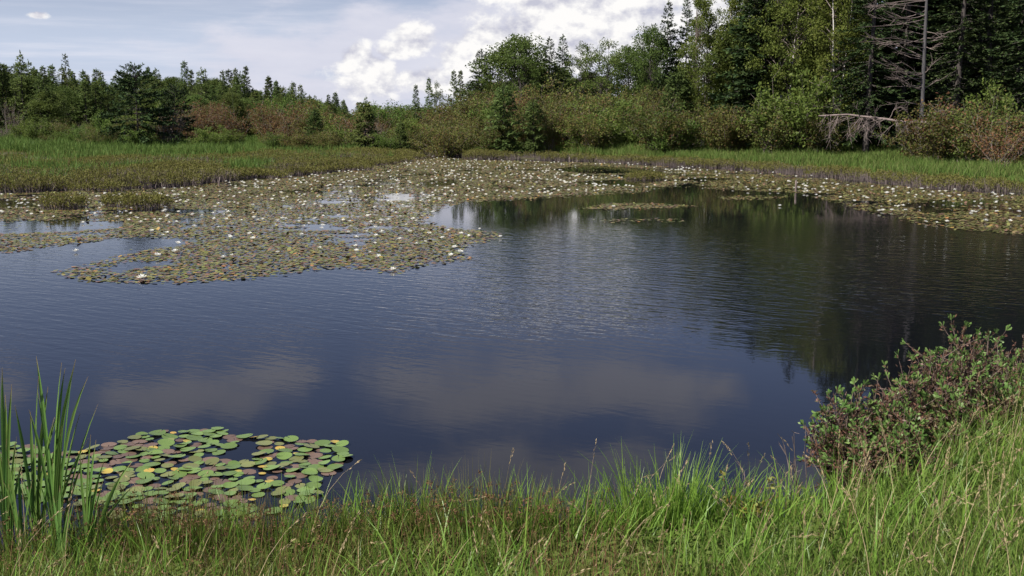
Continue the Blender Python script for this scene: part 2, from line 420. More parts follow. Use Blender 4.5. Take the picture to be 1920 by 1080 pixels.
hgt = m2('MULTIPLY', rip, wind)
bp = N2.new('ShaderNodeBump'); bp.inputs['Strength'].default_value = 1; bp.inputs['Distance'].default_value = .0115
L2.new(hgt, bp.inputs['Height'])
b = N2.new('ShaderNodeBsdfPrincipled'); b.inputs['Base Color'].default_value = (.0045, .005, .007, 1); b.inputs['Roughness'].default_value = .03
b.inputs['IOR'].default_value = 1.333; L2.new(bp.outputs[0], b.inputs['Normal'])
ow = N2.new('ShaderNodeOutputMaterial'); L2.new(b.outputs[0], ow.inputs[0])
mb = MB(); mb.add([(-90, 1, 0), (90, 1, 0), (90, 100, 0), (-90, 100, 0)], [[0, 1, 2, 3]])
tag(obj('pond_water', mb.mesh('pond_water', m)), 'dark still pond water mirroring clouds', None, None, 'structure')

# ------------------------------------------------------------------ tree and bush prototypes
def spruce(seed, h, r, z0=.4, step=.36, nb=6, dens=1.0, droop=.25, spray=.42, gap=0., pw=.85, far=False, irregular=.3, jit=.18):
    g = np.random.default_rng(seed)
    T = MB(); K = 8; zz = np.linspace(0, h, K)
    wob = np.cumsum(g.normal(0, .02 * h / K, (K, 2)), 0); wob[0] = 0
    T.tube(np.c_[wob, zz], np.linspace(.013 * h, .01, K), 7)
    tr = lambda z: np.array([np.interp(z, zz, wob[:, 0]), np.interp(z, zz, wob[:, 1]), z])
    C = MB(); z = z0
    while z < h * .985:
        t = z / h
        for b in range(max(4, int(nb * (1 - .25 * t)))):
            if g.random() < gap * (1 - t): continue
            a = g.uniform(0, 2 * math.pi)
            ln = r * (1 - t) ** pw * g.uniform(1 - irregular, 1 + irregular * .5) * min(1, .55 + t * 3.2) + .2
            up = -.30 + .95 * t + g.normal(0, .1)
            hd = np.array([math.cos(a), math.sin(a), 0]); tg = np.array([-hd[1], hd[0], 0])
            m_ = max(11, int(ln * 13 * dens)); s_ = np.sqrt(g.uniform(.01, 1, m_))
            z1 = min(h * .99, z + g.uniform(-jit, jit))
            pos = tr(z1) + hd * (ln * s_)[:, None]
            pos[:, 2] += ln * (up * s_ - droop * s_ ** 1.5 + droop * .9 * np.maximum(0, s_ - .7) ** 1.2 * 1.8)
            sg = g.choice([-1, 1], m_)
            D = hd * (.75 + g.normal(0, .15, m_))[:, None] + tg * (sg * g.uniform(.1, 1.0, m_))[:, None]
            D[:, 2] += g.normal(-.15, .38, m_); D = unit(D)
            W = unit(np.cross(D, np.array([0, 0, 1.]) + g.normal(0, .5, (m_, 3))))
            Ls = spray * g.uniform(.6, 1.25, m_) * (.55 + .45 * min(1, ln / (r * .5)))
            C.leaves(pos, D, W, Ls, Ls * g.uniform(.28, .5, m_))
            if ln > .8: T.tube(np.array([tr(z1), tr(z1) + hd * ln * .5 + [0, 0, ln * (up * .5 - droop * .35)], tr(z1) + hd * ln * .95 + [0, 0, ln * (up * .95 - droop * .8)]]), [.012 + .008 * ln, .012, .004], 3)
        z += step * (1 - .5 * t) * g.uniform(.75, 1.25)
    n = 14; D = unit(np.c_[g.normal(0, .35, (n, 2)), np.ones(n)])
    C.leaves(tr(h) - np.c_[np.zeros((n, 2)), g.uniform(0, .7, n)], D, sides_of(D, g), .38, .09)
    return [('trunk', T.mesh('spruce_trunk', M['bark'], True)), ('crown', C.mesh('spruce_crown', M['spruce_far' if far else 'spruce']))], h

def broadleaf(seed, h, cw, zb, nclump, nleaf, leaf, mat, bark, stems=1, tr=.012, csize=(.4, .85), flat=.75, lean=.05, top=.5):
    g = np.random.default_rng(seed); T = MB(); C = MB(); trunks = []; limbs = 1 if bark is M['birchbark'] else 0
    for s in range(stems):
        K = 9; zz = np.linspace(0, h * (.93 if s == 0 else g.uniform(.7, .92)), K)
        a = g.uniform(0, 6.28); sp_ = (0 if stems == 1 else .14 * h * g.uniform(.5, 1))
        xy = np.cumsum(g.normal(0, lean * h / K, (K, 2)), 0); xy -= xy[0]
        xy += np.outer((zz / h) ** 1.1, [math.cos(a) * sp_, math.sin(a) * sp_]) + (0 if stems == 1 else g.normal(0, .12, 2))
        T.tube(np.c_[xy, zz], np.linspace(tr * h, .012, K), 7); trunks.append((xy, zz))
    zm = zb + (h - zb) * top
    cl = []
    while len(cl) < nclump:
        z = g.uniform(zb, h)
        hw = (h - zm) if z > zm else (zm - zb)
        rr = cw * math.sqrt(max(0.02, 1 - ((z - zm) / (hw + .01)) ** 2)) * g.uniform(.75, 1.12)
        a = g.uniform(0, 6.28); q = rr * g.uniform(.05, 1) ** .55
        cl.append((math.cos(a) * q, math.sin(a) * q, z))
    for c in cl:
        c = np.array(c); xy, zz = trunks[g.integers(len(trunks))]
        zt = min(zz[-1], max(zb * .7, c[2] - g.uniform(.3, .9) * math.hypot(c[0], c[1]) - .2))
        p0 = np.array([np.interp(zt, zz, xy[:, 0]), np.interp(zt, zz, xy[:, 1]), zt])
        c[:2] += p0[:2] * .6
        mid = (p0 + c) / 2 + np.array([0, 0, .12 * np.linalg.norm(c - p0)]) + g.normal(0, .08, 3)
        T.tube(np.array([p0, mid, c]), [.005 * h * .6 + .008, .018, .006], 4, limbs)
        sz = g.uniform(*csize); n = int(nleaf * (sz / np.mean(csize)) ** 2 * g.uniform(.6, 1.3))
        V = rdir(n, g=g) * (sz * g.uniform(.15, 1.1, n) ** .6)[:, None]; V[:, 2] *= flat
        D = rdir(n, -.25, g); l_ = leaf * g.uniform(.6, 1.35, n)
        C.leaves(c + V, D, unit(np.cross(D, rdir(n, g=g) + [0, 0, 0])), l_, l_ * .68)
    return [('trunk', T.mesh('broadleaf_trunk', [bark, M['twig']], True)), ('crown', C.mesh('broadleaf_crown', mat))], h

def bush(seed, h, wd, nstem, nleaf, leaf, mat, twig, low=.25, bare=0., wob=.12, rad=.016):
    g = np.random.default_rng(seed); T = MB(); C = MB()
    for s in range(nstem):
        a = g.uniform(0, 6.28); out = wd * g.uniform(.05, 1) ** .6; hh = h * (1 - .3 * (out / wd) ** 2) * g.uniform(.5, 1.05)
        K = 6; ss = np.linspace(0, 1, K)
        b0 = g.normal(0, wd * .16, 2)
        xy = b0 + np.outer(ss ** 1.35, [math.cos(a) * out, math.sin(a) * out]) + np.cumsum(g.normal(0, wob * h / K * .6, (K, 2)), 0) * ss[:, None]
        pts = np.c_[xy, ss * hh]
        T.tube(pts, np.linspace(rad * (.6 + .18 * h), .005, K), 4)
        for k in range(7):
            q = g.uniform(.3, 1); p = np.array([np.interp(q, ss, pts[:, i]) for i in range(3)])
            d = unit(np.array([math.cos(a), math.sin(a), 0]) * .3 + g.normal(0, .6, 3) + [0, 0, .55]); ln = h * g.uniform(.08, .30)
            p1 = p + d * ln
            T.tube(np.array([p, (p + p1) / 2 + g.normal(0, .03, 3), p1]), [.009, .006, .003], 3)
            if q < low or g.random() < bare: continue
            n = int(nleaf * g.uniform(.5, 1.4))
            V = p + (p1 - p) * g.uniform(.1, 1.1, n)[:, None] + g.normal(0, .05 + .032 * h, (n, 3)) * [1, 1, .8]
            D = rdir(n, .1, g); l_ = leaf * g.uniform(.6, 1.35, n)
            C.leaves(V, D, sides_of(D, g), l_, l_ * .62)
    r = [('stems', T.mesh('bush_stems', twig, True))]
    if C.n: r.append(('foliage', C.mesh('bush_foliage', mat)))
    return r, h

PR = {}
for i in range(3): PR['spruce%d' % i] = spruce(20 + i, 14, 3.0, z0=.5, nb=8, dens=1.5, gap=.06, spray=.36)
for i in range(2): PR['tall%d' % i] = spruce(30 + i, 21, 3.7, z0=2.2, nb=9, step=.46, dens=2.4, gap=.3, spray=.28, irregular=.6, droop=.4)
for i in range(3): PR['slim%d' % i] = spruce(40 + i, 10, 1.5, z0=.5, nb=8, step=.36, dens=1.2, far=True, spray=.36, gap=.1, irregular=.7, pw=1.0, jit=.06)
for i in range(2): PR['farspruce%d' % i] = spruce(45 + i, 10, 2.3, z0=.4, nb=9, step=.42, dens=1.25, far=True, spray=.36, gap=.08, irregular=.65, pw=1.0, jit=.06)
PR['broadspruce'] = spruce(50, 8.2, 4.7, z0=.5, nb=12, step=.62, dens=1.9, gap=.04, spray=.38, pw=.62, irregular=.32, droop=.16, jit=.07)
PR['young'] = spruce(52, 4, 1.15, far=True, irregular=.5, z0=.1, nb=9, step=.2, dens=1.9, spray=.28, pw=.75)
PR['young1'] = spruce(53, 4, 1.0, far=True, irregular=.55, z0=.1, nb=9, step=.2, dens=2.0, spray=.26, pw=.65)
for i in range(2): PR['birch%d' % i] = broadleaf(60 + i, 14, 2.7, 2.6, 210, 125, .15, M['birch'], M['birchbark'], stems=2 + i, tr=.008, csize=(.4, .8), lean=.03, top=.5)
for i in range(3): PR['broad%d' % i] = broadleaf(70 + i, 9, 3.2, 1.6, 120, 150, .17, M['broad'], M['bark'], stems=1 + i % 2, csize=(.5, 1.0), lean=.04, top=.55)
PR['airy'] = broadleaf(75, 9, 2.6, 2.6, 75, 75, .15, M['broad'], M['bark'], stems=2, csize=(.3, .7), lean=.05)
for i in range(3): PR['alder%d' % i] = bush(80 + i, 4.2, 2.3, 24, 34, .15, M['alder'], M['twig'])
for i in range(2): PR['rust%d' % i] = bush(85 + i, 4.2, 2.1, 26, 20, .14, M['rust'], M['twig'], bare=.2)
for i in range(2): PR['green%d' % i] = bush(88 + i, 3.6, 2.2, 22, 42, .15, M['bush_green'], M['twig'], low=.1)
PR['bare'] = bush(92, 4.0, 2.0, 30, 5, .12, M['rust'], M['twig'], bare=.75, rad=.022)
PR['deadlarch'] = spruce(94, 10, .9, z0=2, nb=5, step=.45, dens=.5, far=True, spray=.3, gap=.45, irregular=.6)

def place(pr, name, px, Y, top, label, cat, group=None, rz=None, wx=1.0, sink=.05):
    parts, h = PR[pr]
    z0 = 0.5
    for _ in range(3):
        X = x_at(px, Y, z0 + 2); z0 = float(gz(X, Y))
    s = max(.12, (z_at(top, Y) - z0) / h)
    o = empty(name, (X, Y, z0 - sink), G.uniform(0, 6.28) if rz is None else rz, (s * wx, s * wx, s))
    tag(o, label, cat, group)
    for n, me in parts: obj(n, me, o)
    return o

SP, BR, AL = 'spruce_tree', 'broadleaf_tree', 'alder_bush'
def U(a, b): return float(G.uniform(a, b))
def pick(*a): return a[int(G.integers(len(a)))]

# --- left: far forest and its skyline
SKY = [(-120, 130), (0, 125), (45, 118), (80, 128), (130, 140), (200, 140), (260, 140), (350, 140), (430, 145), (500, 155), (560, 165), (610, 180), (660, 183), (720, 197), (760, 200), (820, 190), (870, 150)]
skyx, skyy = zip(*SKY)
for px, top, pr, lab, wx in [
    (45, 97, 'farspruce0', 'tall pointed spruce at the far left of the skyline', 1.0), (130, 102, 'deadlarch', 'thin half bare larch poking above the left forest', 1.0),
    (10, 118, 'slim0', 'dark slim spruce at the left edge of the forest', 1.1), (88, 124, 'slim1', 'short slim spruce right of the tall pointed spruce on the skyline', 1.2), (350, 113, 'slim2', 'ragged slim spruce just right of the broad dark spruce', 1.1),
    (361, 130, 'slim0', 'second ragged spruce leaning close beside its taller neighbour', 1.0), (388, 130, 'deadlarch', 'thin sparse larch right of the two ragged spruces', 1.0),
    (420, 132, 'slim1', 'leftmost of three slim spruces above the middle of the left forest', 1.0), (445, 127, 'slim2', 'middle one of three slim spruces above the left forest', .95), (463, 123, 'slim0', 'tallest and rightmost of three slim spruces above the left forest', 1.0),
    (507, 143, 'slim1', 'dark spruce standing first on the falling right slope of the forest', 1.1), (520, 150, 'slim2', 'slim spruce close behind the first one on the falling slope', 1.0), (549, 153, 'farspruce1', 'bushy spruce halfway down the falling skyline', .8), (565, 158, 'slim0', 'small spruce beside the bushy one on the falling skyline', 1.1)]:
    place(pr, SP if pr != 'deadlarch' else 'larch_tree', px, U(118, 128), top, lab, 'tree', wx=wx)
for i in range(190):
    px = U(-130, 760); Y = U(108, 165)
    top = float(np.interp(px, skyx, skyy)) + U(-6, 18) + (165 - Y) * .3
    k = G.random()
    if k < .6: place(pick('farspruce0', 'farspruce1', 'farspruce1', 'slim0', 'slim2'), SP, px, Y, top, 'slim green spruce inside the far forest behind the left marsh', 'tree', 'spruces of the far left forest', wx=U(1.1, 1.9))
    else: place(pick('broad0', 'broad1', 'broad2', 'airy'), BR, px, Y, top + 8, 'rounded green broadleaf tree inside the far forest behind the left marsh', 'tree', 'broadleaf trees of the far left forest', wx=U(1.0, 1.5))
for i in range(46):
    px = U(-20, 690); place(pick('slim0', 'slim1', 'slim2', 'farspruce0', 'farspruce1'), SP, px, U(118, 150), float(np.interp(px, skyx, skyy)) + U(-16, 8), 'small pointed spruce top along the skyline of the left forest', 'tree', 'pointed spruce tops along the left skyline', wx=U(.9, 1.5))
for i in range(26):      # far beyond the gap
    px = U(560, 960); place(pick('farspruce1', 'broad2', 'farspruce0', 'airy'), BR, px, U(200, 260), float(np.interp(px, skyx, skyy)) + U(4, 14), 'distant green tree low on the skyline in the gap', 'tree', 'distant trees in the gap', wx=1.4)
place('broadspruce', SP, 258, 88, 120, 'broad dark layered spruce standing before the left forest', 'tree', wx=.92)
place('broadspruce', SP, 330, 92, 158, 'shorter dark spruce hugging the right side of the broad spruce', 'tree', wx=.72)
place('bare', 'bare_bush', 318, 91, 190, 'bare grey twiggy bush in front of the dark spruces', 'bush', wx=1.0)
place('bare', 'bare_bush', 700, 91, 205, 'bare twiggy bush beside the dark young spruce near the gap', 'bush', wx=.8)
place('bare', 'bare_bush', 20, 108, 180, 'grey leafless bush at the far left edge of the marsh', 'bush', wx=.7)
place('deadlarch', 'larch_tree', 438, 103, 165, 'thin pale dead larch among the rusty bushes', 'tree', wx=.5)
for px, top, pr, lab in [(685, 192, 'young', 'dark green young spruce at the right end of the left thicket'), (945, 165, 'young1', 'taller of two young spruces in the middle thicket'), (1000, 190, 'young1', 'shorter young spruce right of the taller one in the middle thicket'),
                         (752, 230, 'young', 'small bright green spruce alone at the gap'), (592, 206, 'young1', 'small dark spruce hidden in the left thicket'), (1268, 135, 'young', 'dark cone of a spruce at the foot of the birches')]:
    place(pr, 'young_spruce', px, 84 if px > 900 else 88, top, lab, 'tree', wx=1.0)
for i in range(46):
    px = U(-60, 740); Y = U(93, 108); t0 = float(np.interp(px, [-60, 120, 280, 420, 560, 720], [225, 228, 200, 178, 182, 203]))
    pr = pick('rust0', 'rust1', 'rust0', 'alder1', 'green0') if 270 < px < 720 else pick('green0', 'green1', 'alder0', 'bare')
    nm, lab, gr = {'r': ('rusty_bush', 'rusty brown bush in the thicket behind the left marsh', 'rusty bushes behind the left marsh'), 'a': (AL, 'olive brown bush in the thicket behind the left marsh', 'olive bushes behind the left marsh'),
                   'g': ('green_bush', 'leafy green bush along the edge of the left marsh', 'green bushes behind the left marsh'), 'b': ('bare_bush', 'grey bare bush along the edge of the left marsh', 'bare bushes at the left marsh')}[pr[0]]
    place(pr, nm, px, Y, t0 + U(-6, 22), lab, 'bush', gr, wx=U(.8, 1.2))
for i in range(24):
    px = U(60, 780); place(pick('green0', 'green1', 'alder0'), 'green_bush', px, U(85, 92), U(236, 258), 'low green bush in front of the left thicket', 'bush', 'low bushes before the left thicket', wx=U(1.0, 1.5))

for i in range(22):
    px = U(670, 900); place(pick('alder0', 'green0', 'alder1'), AL, px, U(112, 150), U(194, 210), 'olive bush closing the low gap far behind the pond', 'bush', 'bushes in the far gap', wx=1.5)
# --- middle: thicket on the slope and the trees behind it
for px, top, pr, nm, lab, wx in [
    (780, 158, 'slim0', SP, 'left one of two slim spruces standing alone in the gap', .9), (804, 146, 'slim1', SP, 'taller one of two slim spruces standing alone in the gap', .9), (820, 156, 'airy', BR, 'thin airy tree right of the two lone spruces', .5),
    (852, 130, 'slim2', SP, 'slim spruce at the left foot of the wooded hill', .9), (863, 131, 'slim0', SP, 'slim spruce touching the left side of the wooded hill', .9),
    (903, 92, 'spruce0', SP, 'bushy dark spruce at the left end of the wooded hill', 1.5), (960, 66, 'broad1', BR, 'tall round crowned tree between two dark spruces on the hill', 1.15), (985, 82, 'airy', BR, 'paler broadleaf tree right of the round crowned tree', .9),
    (1030, 70, 'spruce1', SP, 'left one of twin dark pointed spruces on the hill', 1.0), (1054, 66, 'spruce2', SP, 'right one of twin dark pointed spruces on the hill', .95), (1092, 84, 'airy', BR, 'see-through airy tree right of the twin spruces', 1.0), (1136, 78, 'airy', BR, 'second airy tree on the hill before the round one', 1.0),
    (1178, 88, 'broad2', BR, 'round dense tree in the middle of the hill', 1.0), (1225, 50, 'broad1', BR, 'grey green tree left of the tall pointed spruce', .7), (1250, 2, 'spruce1', SP, 'tall pointed spruce left of the yellowish birch', .85), (1284, -8, 'spruce0', SP, 'dark spruce top just behind the yellowish birch', .7)]:
    place(pr, nm, px, U(108, 116), top, lab, 'tree', wx=wx)
for i in range(26):
    px = U(880, 1300); t0 = float(np.interp(px, [880, 960, 1180, 1300], [135, 110, 120, 90]))
    place(pick('broad0', 'broad1', 'broad2', 'spruce0'), BR, px, U(116, 135), t0 + U(0, 35), 'dense green tree filling the back of the hill', 'tree', 'trees at the back of the hill', wx=U(.8, 1.1))
for i in range(80):
    px = U(735, 1500); k = U(0, 1); Y = 84 + 26 * k
    t0 = float(np.interp(px, [735, 800, 880, 1000, 1200, 1500], [212, 200, 164, 150, 158, 170])) + (1 - k) * 48
    pr = pick('alder0', 'alder1', 'alder2', 'alder0', 'rust0', 'green0')
    nm, lab, gr = {'a': (AL, 'olive brown alder bush in the thicket on the middle slope', 'alder bushes on the middle slope'), 'r': ('rusty_bush', 'rusty brown bush in the thicket on the middle slope', 'rusty bushes on the middle slope'),
                   'g': ('green_bush', 'fresh green bush in the thicket on the middle slope', 'green bushes on the middle slope')}[pr[0]]
    place(pr, nm, px, Y, t0 + U(-14, 20), lab, 'bush', gr, wx=U(.9, 1.3))

# --- right: the tall dark wood
for px, top, pr, Y, lab, wx in [
    (1320, -5, 'birch0', 84, 'yellowish birch at the left corner of the tall wood', .75), (1385, -60, 'birch1', 84, 'birch with a long white trunk left of the dark spruces', .7), (1470, -90, 'birch0', 78, 'birch with two pale trunks in the middle of the wood', .9), (1565, -120, 'birch1', 76, 'birch with bright white trunks before the dark spruces', .85), (1520, -110, 'birch0', 82, 'golden green birch between the white trunked ones', .8)]:
    place(pr, 'birch_tree', px, Y, top, lab, 'tree', wx=wx)
for px, top, pr, Y, lab, wx in [
    (1400, -45, 'spruce2', 92, 'dark spruce rising between the first two birches', 1.0), (1430, -90, 'tall0', 90, 'tall dark spruce behind the two pale birch trunks', 1.0), (1625, -200, 'tall1', 72, 'tall spruce with layered boughs left of the dead snag', 1.1), (1690, -260, 'tall0', 80, 'very tall spruce right behind the dead snag', 1.2),
    (1790, -250, 'tall1', 70, 'tall spruce with hanging light boughs right of the dead snag', 1.1), (1850, -270, 'tall0', 72, 'tall dark spruce near the right edge of the wood', 1.1), (1925, -280, 'tall1', 68, 'tall dark spruce cut by the right edge of the view', 1.2)]:
    place(pr, SP, px, Y, top, lab, 'tree', wx=wx)
for i in range(64):
    px = U(1400, 2350); Y = U(78, 104)
    top = float(np.interp(px, [1400, 1500, 1620, 1750, 2250], [-40, -150, -270, -340, -360])) + U(-30, 60)
    place(pick('tall0', 'tall1', 'tall0', 'spruce1'), SP, px, Y, top, 'tall dark spruce deep inside the right hand wood', 'tree', 'spruces inside the right hand wood', wx=U(1.0, 1.4))
for i in range(16):
    px = U(1360, 1600); place(pick('broad0', 'broad1', 'birch0'), BR, px, U(84, 92), U(20, 110), 'green understorey tree below the birches', 'tree', 'understorey trees below the birches', wx=U(.9, 1.3))
for px, top, pr, Y, nm, lab, wx in [
    (1500, 128, 'green0', 74, 'green_bush', 'tall bright green bush below the birches', 1.0), (1450, 190, 'alder1', 73, AL, 'olive alder left of the bright green bush', 1.1), (1540, 200, 'alder2', 72, AL, 'olive alder at the left end of the fallen log', .9),
    (1775, 170, 'rust1', 62, 'rusty_bush', 'big reddish brown bush right of the fallen log', 1.25), (1745, 195, 'alder0', 61, AL, 'olive brown bush leaning over the end of the log', 1.1), (1830, 180, 'alder2', 60, AL, 'yellowish alder bush near the right edge', 1.0),
    (1880, 205, 'rust0', 56, 'rusty_bush', 'low reddish bush at the right edge of the grass bank', 1.2), (1935, 190, 'alder1', 57, AL, 'olive bush cut by the right edge', 1.2), (1860, 165, 'green1', 62, 'green_bush', 'green leafy bush behind the low reddish bush', .8)]:
    place(pr, nm, px, Y, top, lab, 'bush', wx=wx)
for i in range(26):
    px = U(1230, 1560); place(pick('alder0', 'alder1', 'alder2', 'green0'), AL, px, U(77, 84), U(188, 222), 'olive alder bush along the foot of the birch wood', 'bush', 'alders along the foot of the wood', wx=U(.8, 1.2))
for i in range(10):
    px = U(1960, 2400); place(pick('alder0', 'rust1'), AL, px, U(50, 58), U(170, 210), 'alder bush past the right edge', 'bush', 'alders past the right edge', wx=1.2)

# --- dead snag and fallen trunk
def pxp(px, py, Y): 
    z = z_at(py, Y); return np.array([x_at(px, Y, z), Y, z])
def limb(g, p0, p1, sag, r0, K=7, sub=3):
    mb = MB(); ss = np.linspace(0, 1, K)
    pts = p0 + np.outer(ss, p1 - p0); pts[:, 2] += sag * np.sin(ss * math.pi) + np.cumsum(g.normal(0, .03, K)); pts[:, 1] += np.cumsum(g.normal(0, .05, K))
    pts[0] = p0
    mb.tube(pts, np.linspace(r0, r0 * .22, K), 5)
    for _ in range(sub):
        k = int(g.integers(2, K - 1)); d = (p1 - p0) / np.linalg.norm(p1 - p0); d = unit(d + g.normal(0, .42, 3)); l_ = g.uniform(.3, .8)
        mb.tube(np.array([pts[k], pts[k] + d * l_ * .5 + g.normal(0, .03, 3), pts[k] + d * l_]), [r0 * .5, r0 * .35, r0 * .15], 4)
    return mb
g = np.random.default_rng(5)
YS = 66.0
base = pxp(1727, 268, YS); base[2] = float(gz(base[0], YS)) - .05
sn = tag(empty('dead_snag', base), 'dead grey standing trunk with bare drooping branches', 'dead tree')
ctr = base.copy()
mb = MB(); top = pxp(1740, -70, YS)
pts = np.array([base + (top - base) * s for s in np.linspace(0, 1, 8)]) - ctr
mb.tube(pts, np.linspace(.15, .08, 8), 9); obj('trunk', mb.mesh('snag_trunk', M['deadtrunk'], True), sn)
for i in range(38):
    py = U(-10, 140) if i < 27 else U(20, 190); s = (268 - py) / (268 + 70); p0 = base + (top - base) * s
    if i < 31: ex = U(55, 125) * (1 if py < 110 else .85); p1 = pxp(1735 - ex, py + U(-28, 30), YS - U(.2, 2.2))
    else: p1 = pxp(1735 + U(20, 60), py + U(-12, 20), YS - U(-1, 1.5))
    obj('branch', limb(g, p0 - ctr, p1 - ctr, U(-.45, .45), .026, sub=6).mesh('snag_branch', M['deadpink'], True), sn)
YL = 62.0
a = pxp(1535, 216, YL + 4); bq = pxp(1765, 230, YL - .5)
fl = tag(empty('fallen_trunk', ((a + bq) / 2)), 'fallen dead trunk propped level with its branches hanging down', 'fallen tree')
ctr = (a + bq) / 2
mb = MB(); ss = np.linspace(0, 1, 9)
pts = a + np.outer(ss, bq - a); pts[:, 2] += g.normal(0, .03, 9) + .12 * np.sin(ss * 5)
mb.tube(pts - ctr, np.linspace(.04, .10, 9), 8); obj('trunk', mb.mesh('fallen_trunk', M['dead'], True), fl)
for i in range(34):
    s = .1 + .75 * i / 34 + U(-.02, .02); p0 = a + s * (bq - a); px = 1535 + s * 230
    py0 = 216 + s * 14
    if i % 6 == 5: p1 = pxp(px + U(-15, 15), py0 - U(8, 22), p0[1] - .3)
    else: p1 = pxp(px + U(-60, 22), U(236, 276), p0[1] - U(.2, 2.2))
    obj('branch', limb(g, p0 - ctr, p1 - ctr, U(-.1, .55), U(.012, .026), sub=8).mesh('fallen_branch', M['dead'], True), fl)

# ------------------------------------------------------------------ marsh: heath hummocks, sedge and bank grass
def sample(pg, n, seed):
    g = np.random.default_rng(seed); lo, hi = pg.min(0), pg.max(0); out = []
    need = n
    x = g.uniform(lo[0], hi[0], n * 4); y = g.uniform(lo[1], hi[1], n * 4)
    k = inside(pg, x, y); x, y = x[k], y[k]
    return np.c_[x, y]
def parea(pg):
    x, y = pg.T; return abs(np.sum(x * np.roll(y, -1) - y * np.roll(x, -1))) / 2
def hummock(mb, g, cx, cy, rx, hh, zb, k=1.0, leafy=1.0):
    n = int(170 * rx * rx * k) + 40
    r = np.sqrt(g.random(n)); a = g.uniform(0, 6.28, n)
    ox, oy = rx * r * np.cos(a), rx * r * np.sin(a)
    B = np.c_[cx + ox, cy + oy, np.full(n, zb)]
    hgt = hh * np.sqrt(np.maximum(.12, 1 - .72 * r ** 2)) * g.uniform(.84, 1.08, n)
    lean = .12 + .35 * r * g.random(n)
    pts = mb.blades(B, a + g.normal(0, .5, n), hgt, .028, lean, .15, 1, 3)
    nl = 13
    s = 1.06 - .62 * g.random((n, nl)) ** 1.4; Pq = pts[:, 0][:, None] + (pts[:, 2] - pts[:, 0])[:, None] * s[:, :, None]
    Pq = Pq.reshape(-1, 3) + g.normal(0, .045, (n * nl, 3))
    kp = np.repeat(g.random(n) < leafy * (1 - sstep(.55, 1.0, r) * .6), nl); Pq = Pq[kp]; m_ = len(Pq)
    D = rdir(m_, .9, g); l_ = g.uniform(.045, .095, m_)
    mb.leaves(Pq, D, sides_of(D, g), l_, l_ * .55, 0)
SHORE_L = [(-500, 376), (0, 360), (180, 354), (330, 345), (395, 338), (470, 331), (540, 329), (640, 318), (735, 303), (752, 292)]
MARSH = poly([(-300, 283), (760, 281)] + [(752, 292), (735, 303), (640, 318), (540, 329), (470, 331), (395, 338), (330, 345), (180, 354), (0, 360), (-300, 370)])
g = np.random.default_rng(21); mb = MB()
pp = sample(MARSH, 600, 4)
DARK = [gpt(*q) for q in ((340, 314), (130, 316), (240, 338), (90, 342), (430, 322), (560, 316), (650, 309), (20, 335))]
keep = []
for p in pp:
    if all((p[0] - q[0]) ** 2 + (p[1] - q[1]) ** 2 > 1.15 ** 2 for q in keep): keep.append(p)
for p in keep[:800]:
    t = sstep(.25, .75, vnoise(p[0], p[1], .3, 9))
    hummock(mb, g, p[0], p[1], g.uniform(.95, 1.7), .20 + .52 * t + g.uniform(-.06, .06), .0, 1.0, min(1., min(math.hypot(p[0] - a_, (p[1] - b_) * .6) for a_, b_ in DARK) / 2.0) ** 2 * .28 + .75 * min(1., min(math.hypot(p[0] - a_, (p[1] - b_) * .6) for a_, b_ in DARK) / 2.4) * float(sstep(.25, .6, vnoise(p[0], p[1], .37, 19))))
for i in range(len(SHORE_L) - 1):                       # the shoreline edge itself
    p0, p1 = np.array(gpt(*SHORE_L[i])), np.array(gpt(*SHORE_L[i + 1])); d = np.linalg.norm(p1 - p0)
    for k in range(int(d / .8)):
        q = p0 + (p1 - p0) * g.random() + g.normal(0, .75, 2) + [0, .5]
        hummock(mb, g, q[0], q[1], g.uniform(.5, 1.3), g.uniform(.28, .62), 0, 1.1, g.uniform(.35, .9))
    for k in range(int(d / 2.2)):
        q = p0 + (p1 - p0) * g.random() - [0, g.uniform(.8, 4.0)]
        hummock(mb, g, q[0], q[1], g.uniform(.25, .6), g.uniform(.2, .4), 0, 1.2, g.uniform(.3, .8))
for px, py, k_ in [(340, 314, 9), (130, 316, 9), (240, 338, 8), (90, 342, 7), (430, 322, 6), (560, 316, 6), (650, 309, 5), (20, 335, 6), (300, 340, 4)]:
    x_, y_ = gpt(px, py)
    for _ in range(k_): hummock(mb, g, x_ + g.normal(0, 1.5), y_ + g.normal(0, 1.2), g.uniform(.7, 1.3), g.uniform(.5, .75), 0, 1.2, g.uniform(.05, .35))
SHORE_R = [(760, 290), (800, 290), (900, 297), (1000, 299), (1150, 304), (1300, 313), (1420, 320), (1540, 330), (1660, 343), (1780, 354), (1920, 362), (2250, 385)]
for i in range(len(SHORE_R) - 1):
    p0, p1 = np.array(gpt(*SHORE_R[i])), np.array(gpt(*SHORE_R[i + 1])); d = np.linalg.norm(p1 - p0)
    for k in range(int(d / .33)):
        q = p0 + (p1 - p0) * g.random() + [0, 2.3 * g.random() ** 1.3 + .2]
        hummock(mb, g, q[0] + g.normal(0, .3), q[1] + g.normal(0, .4), g.uniform(.4, 1.1), g.uniform(.35, .6), 0, .8, g.uniform(.1, .6))
tag(obj('marsh_heath', mb.mesh('marsh_heath', [M['heathleaf'], M['heathstem']])), 'low olive topped heath shrubs on purple grey stems covering the marsh', 'marsh plants', None, 'stuff')
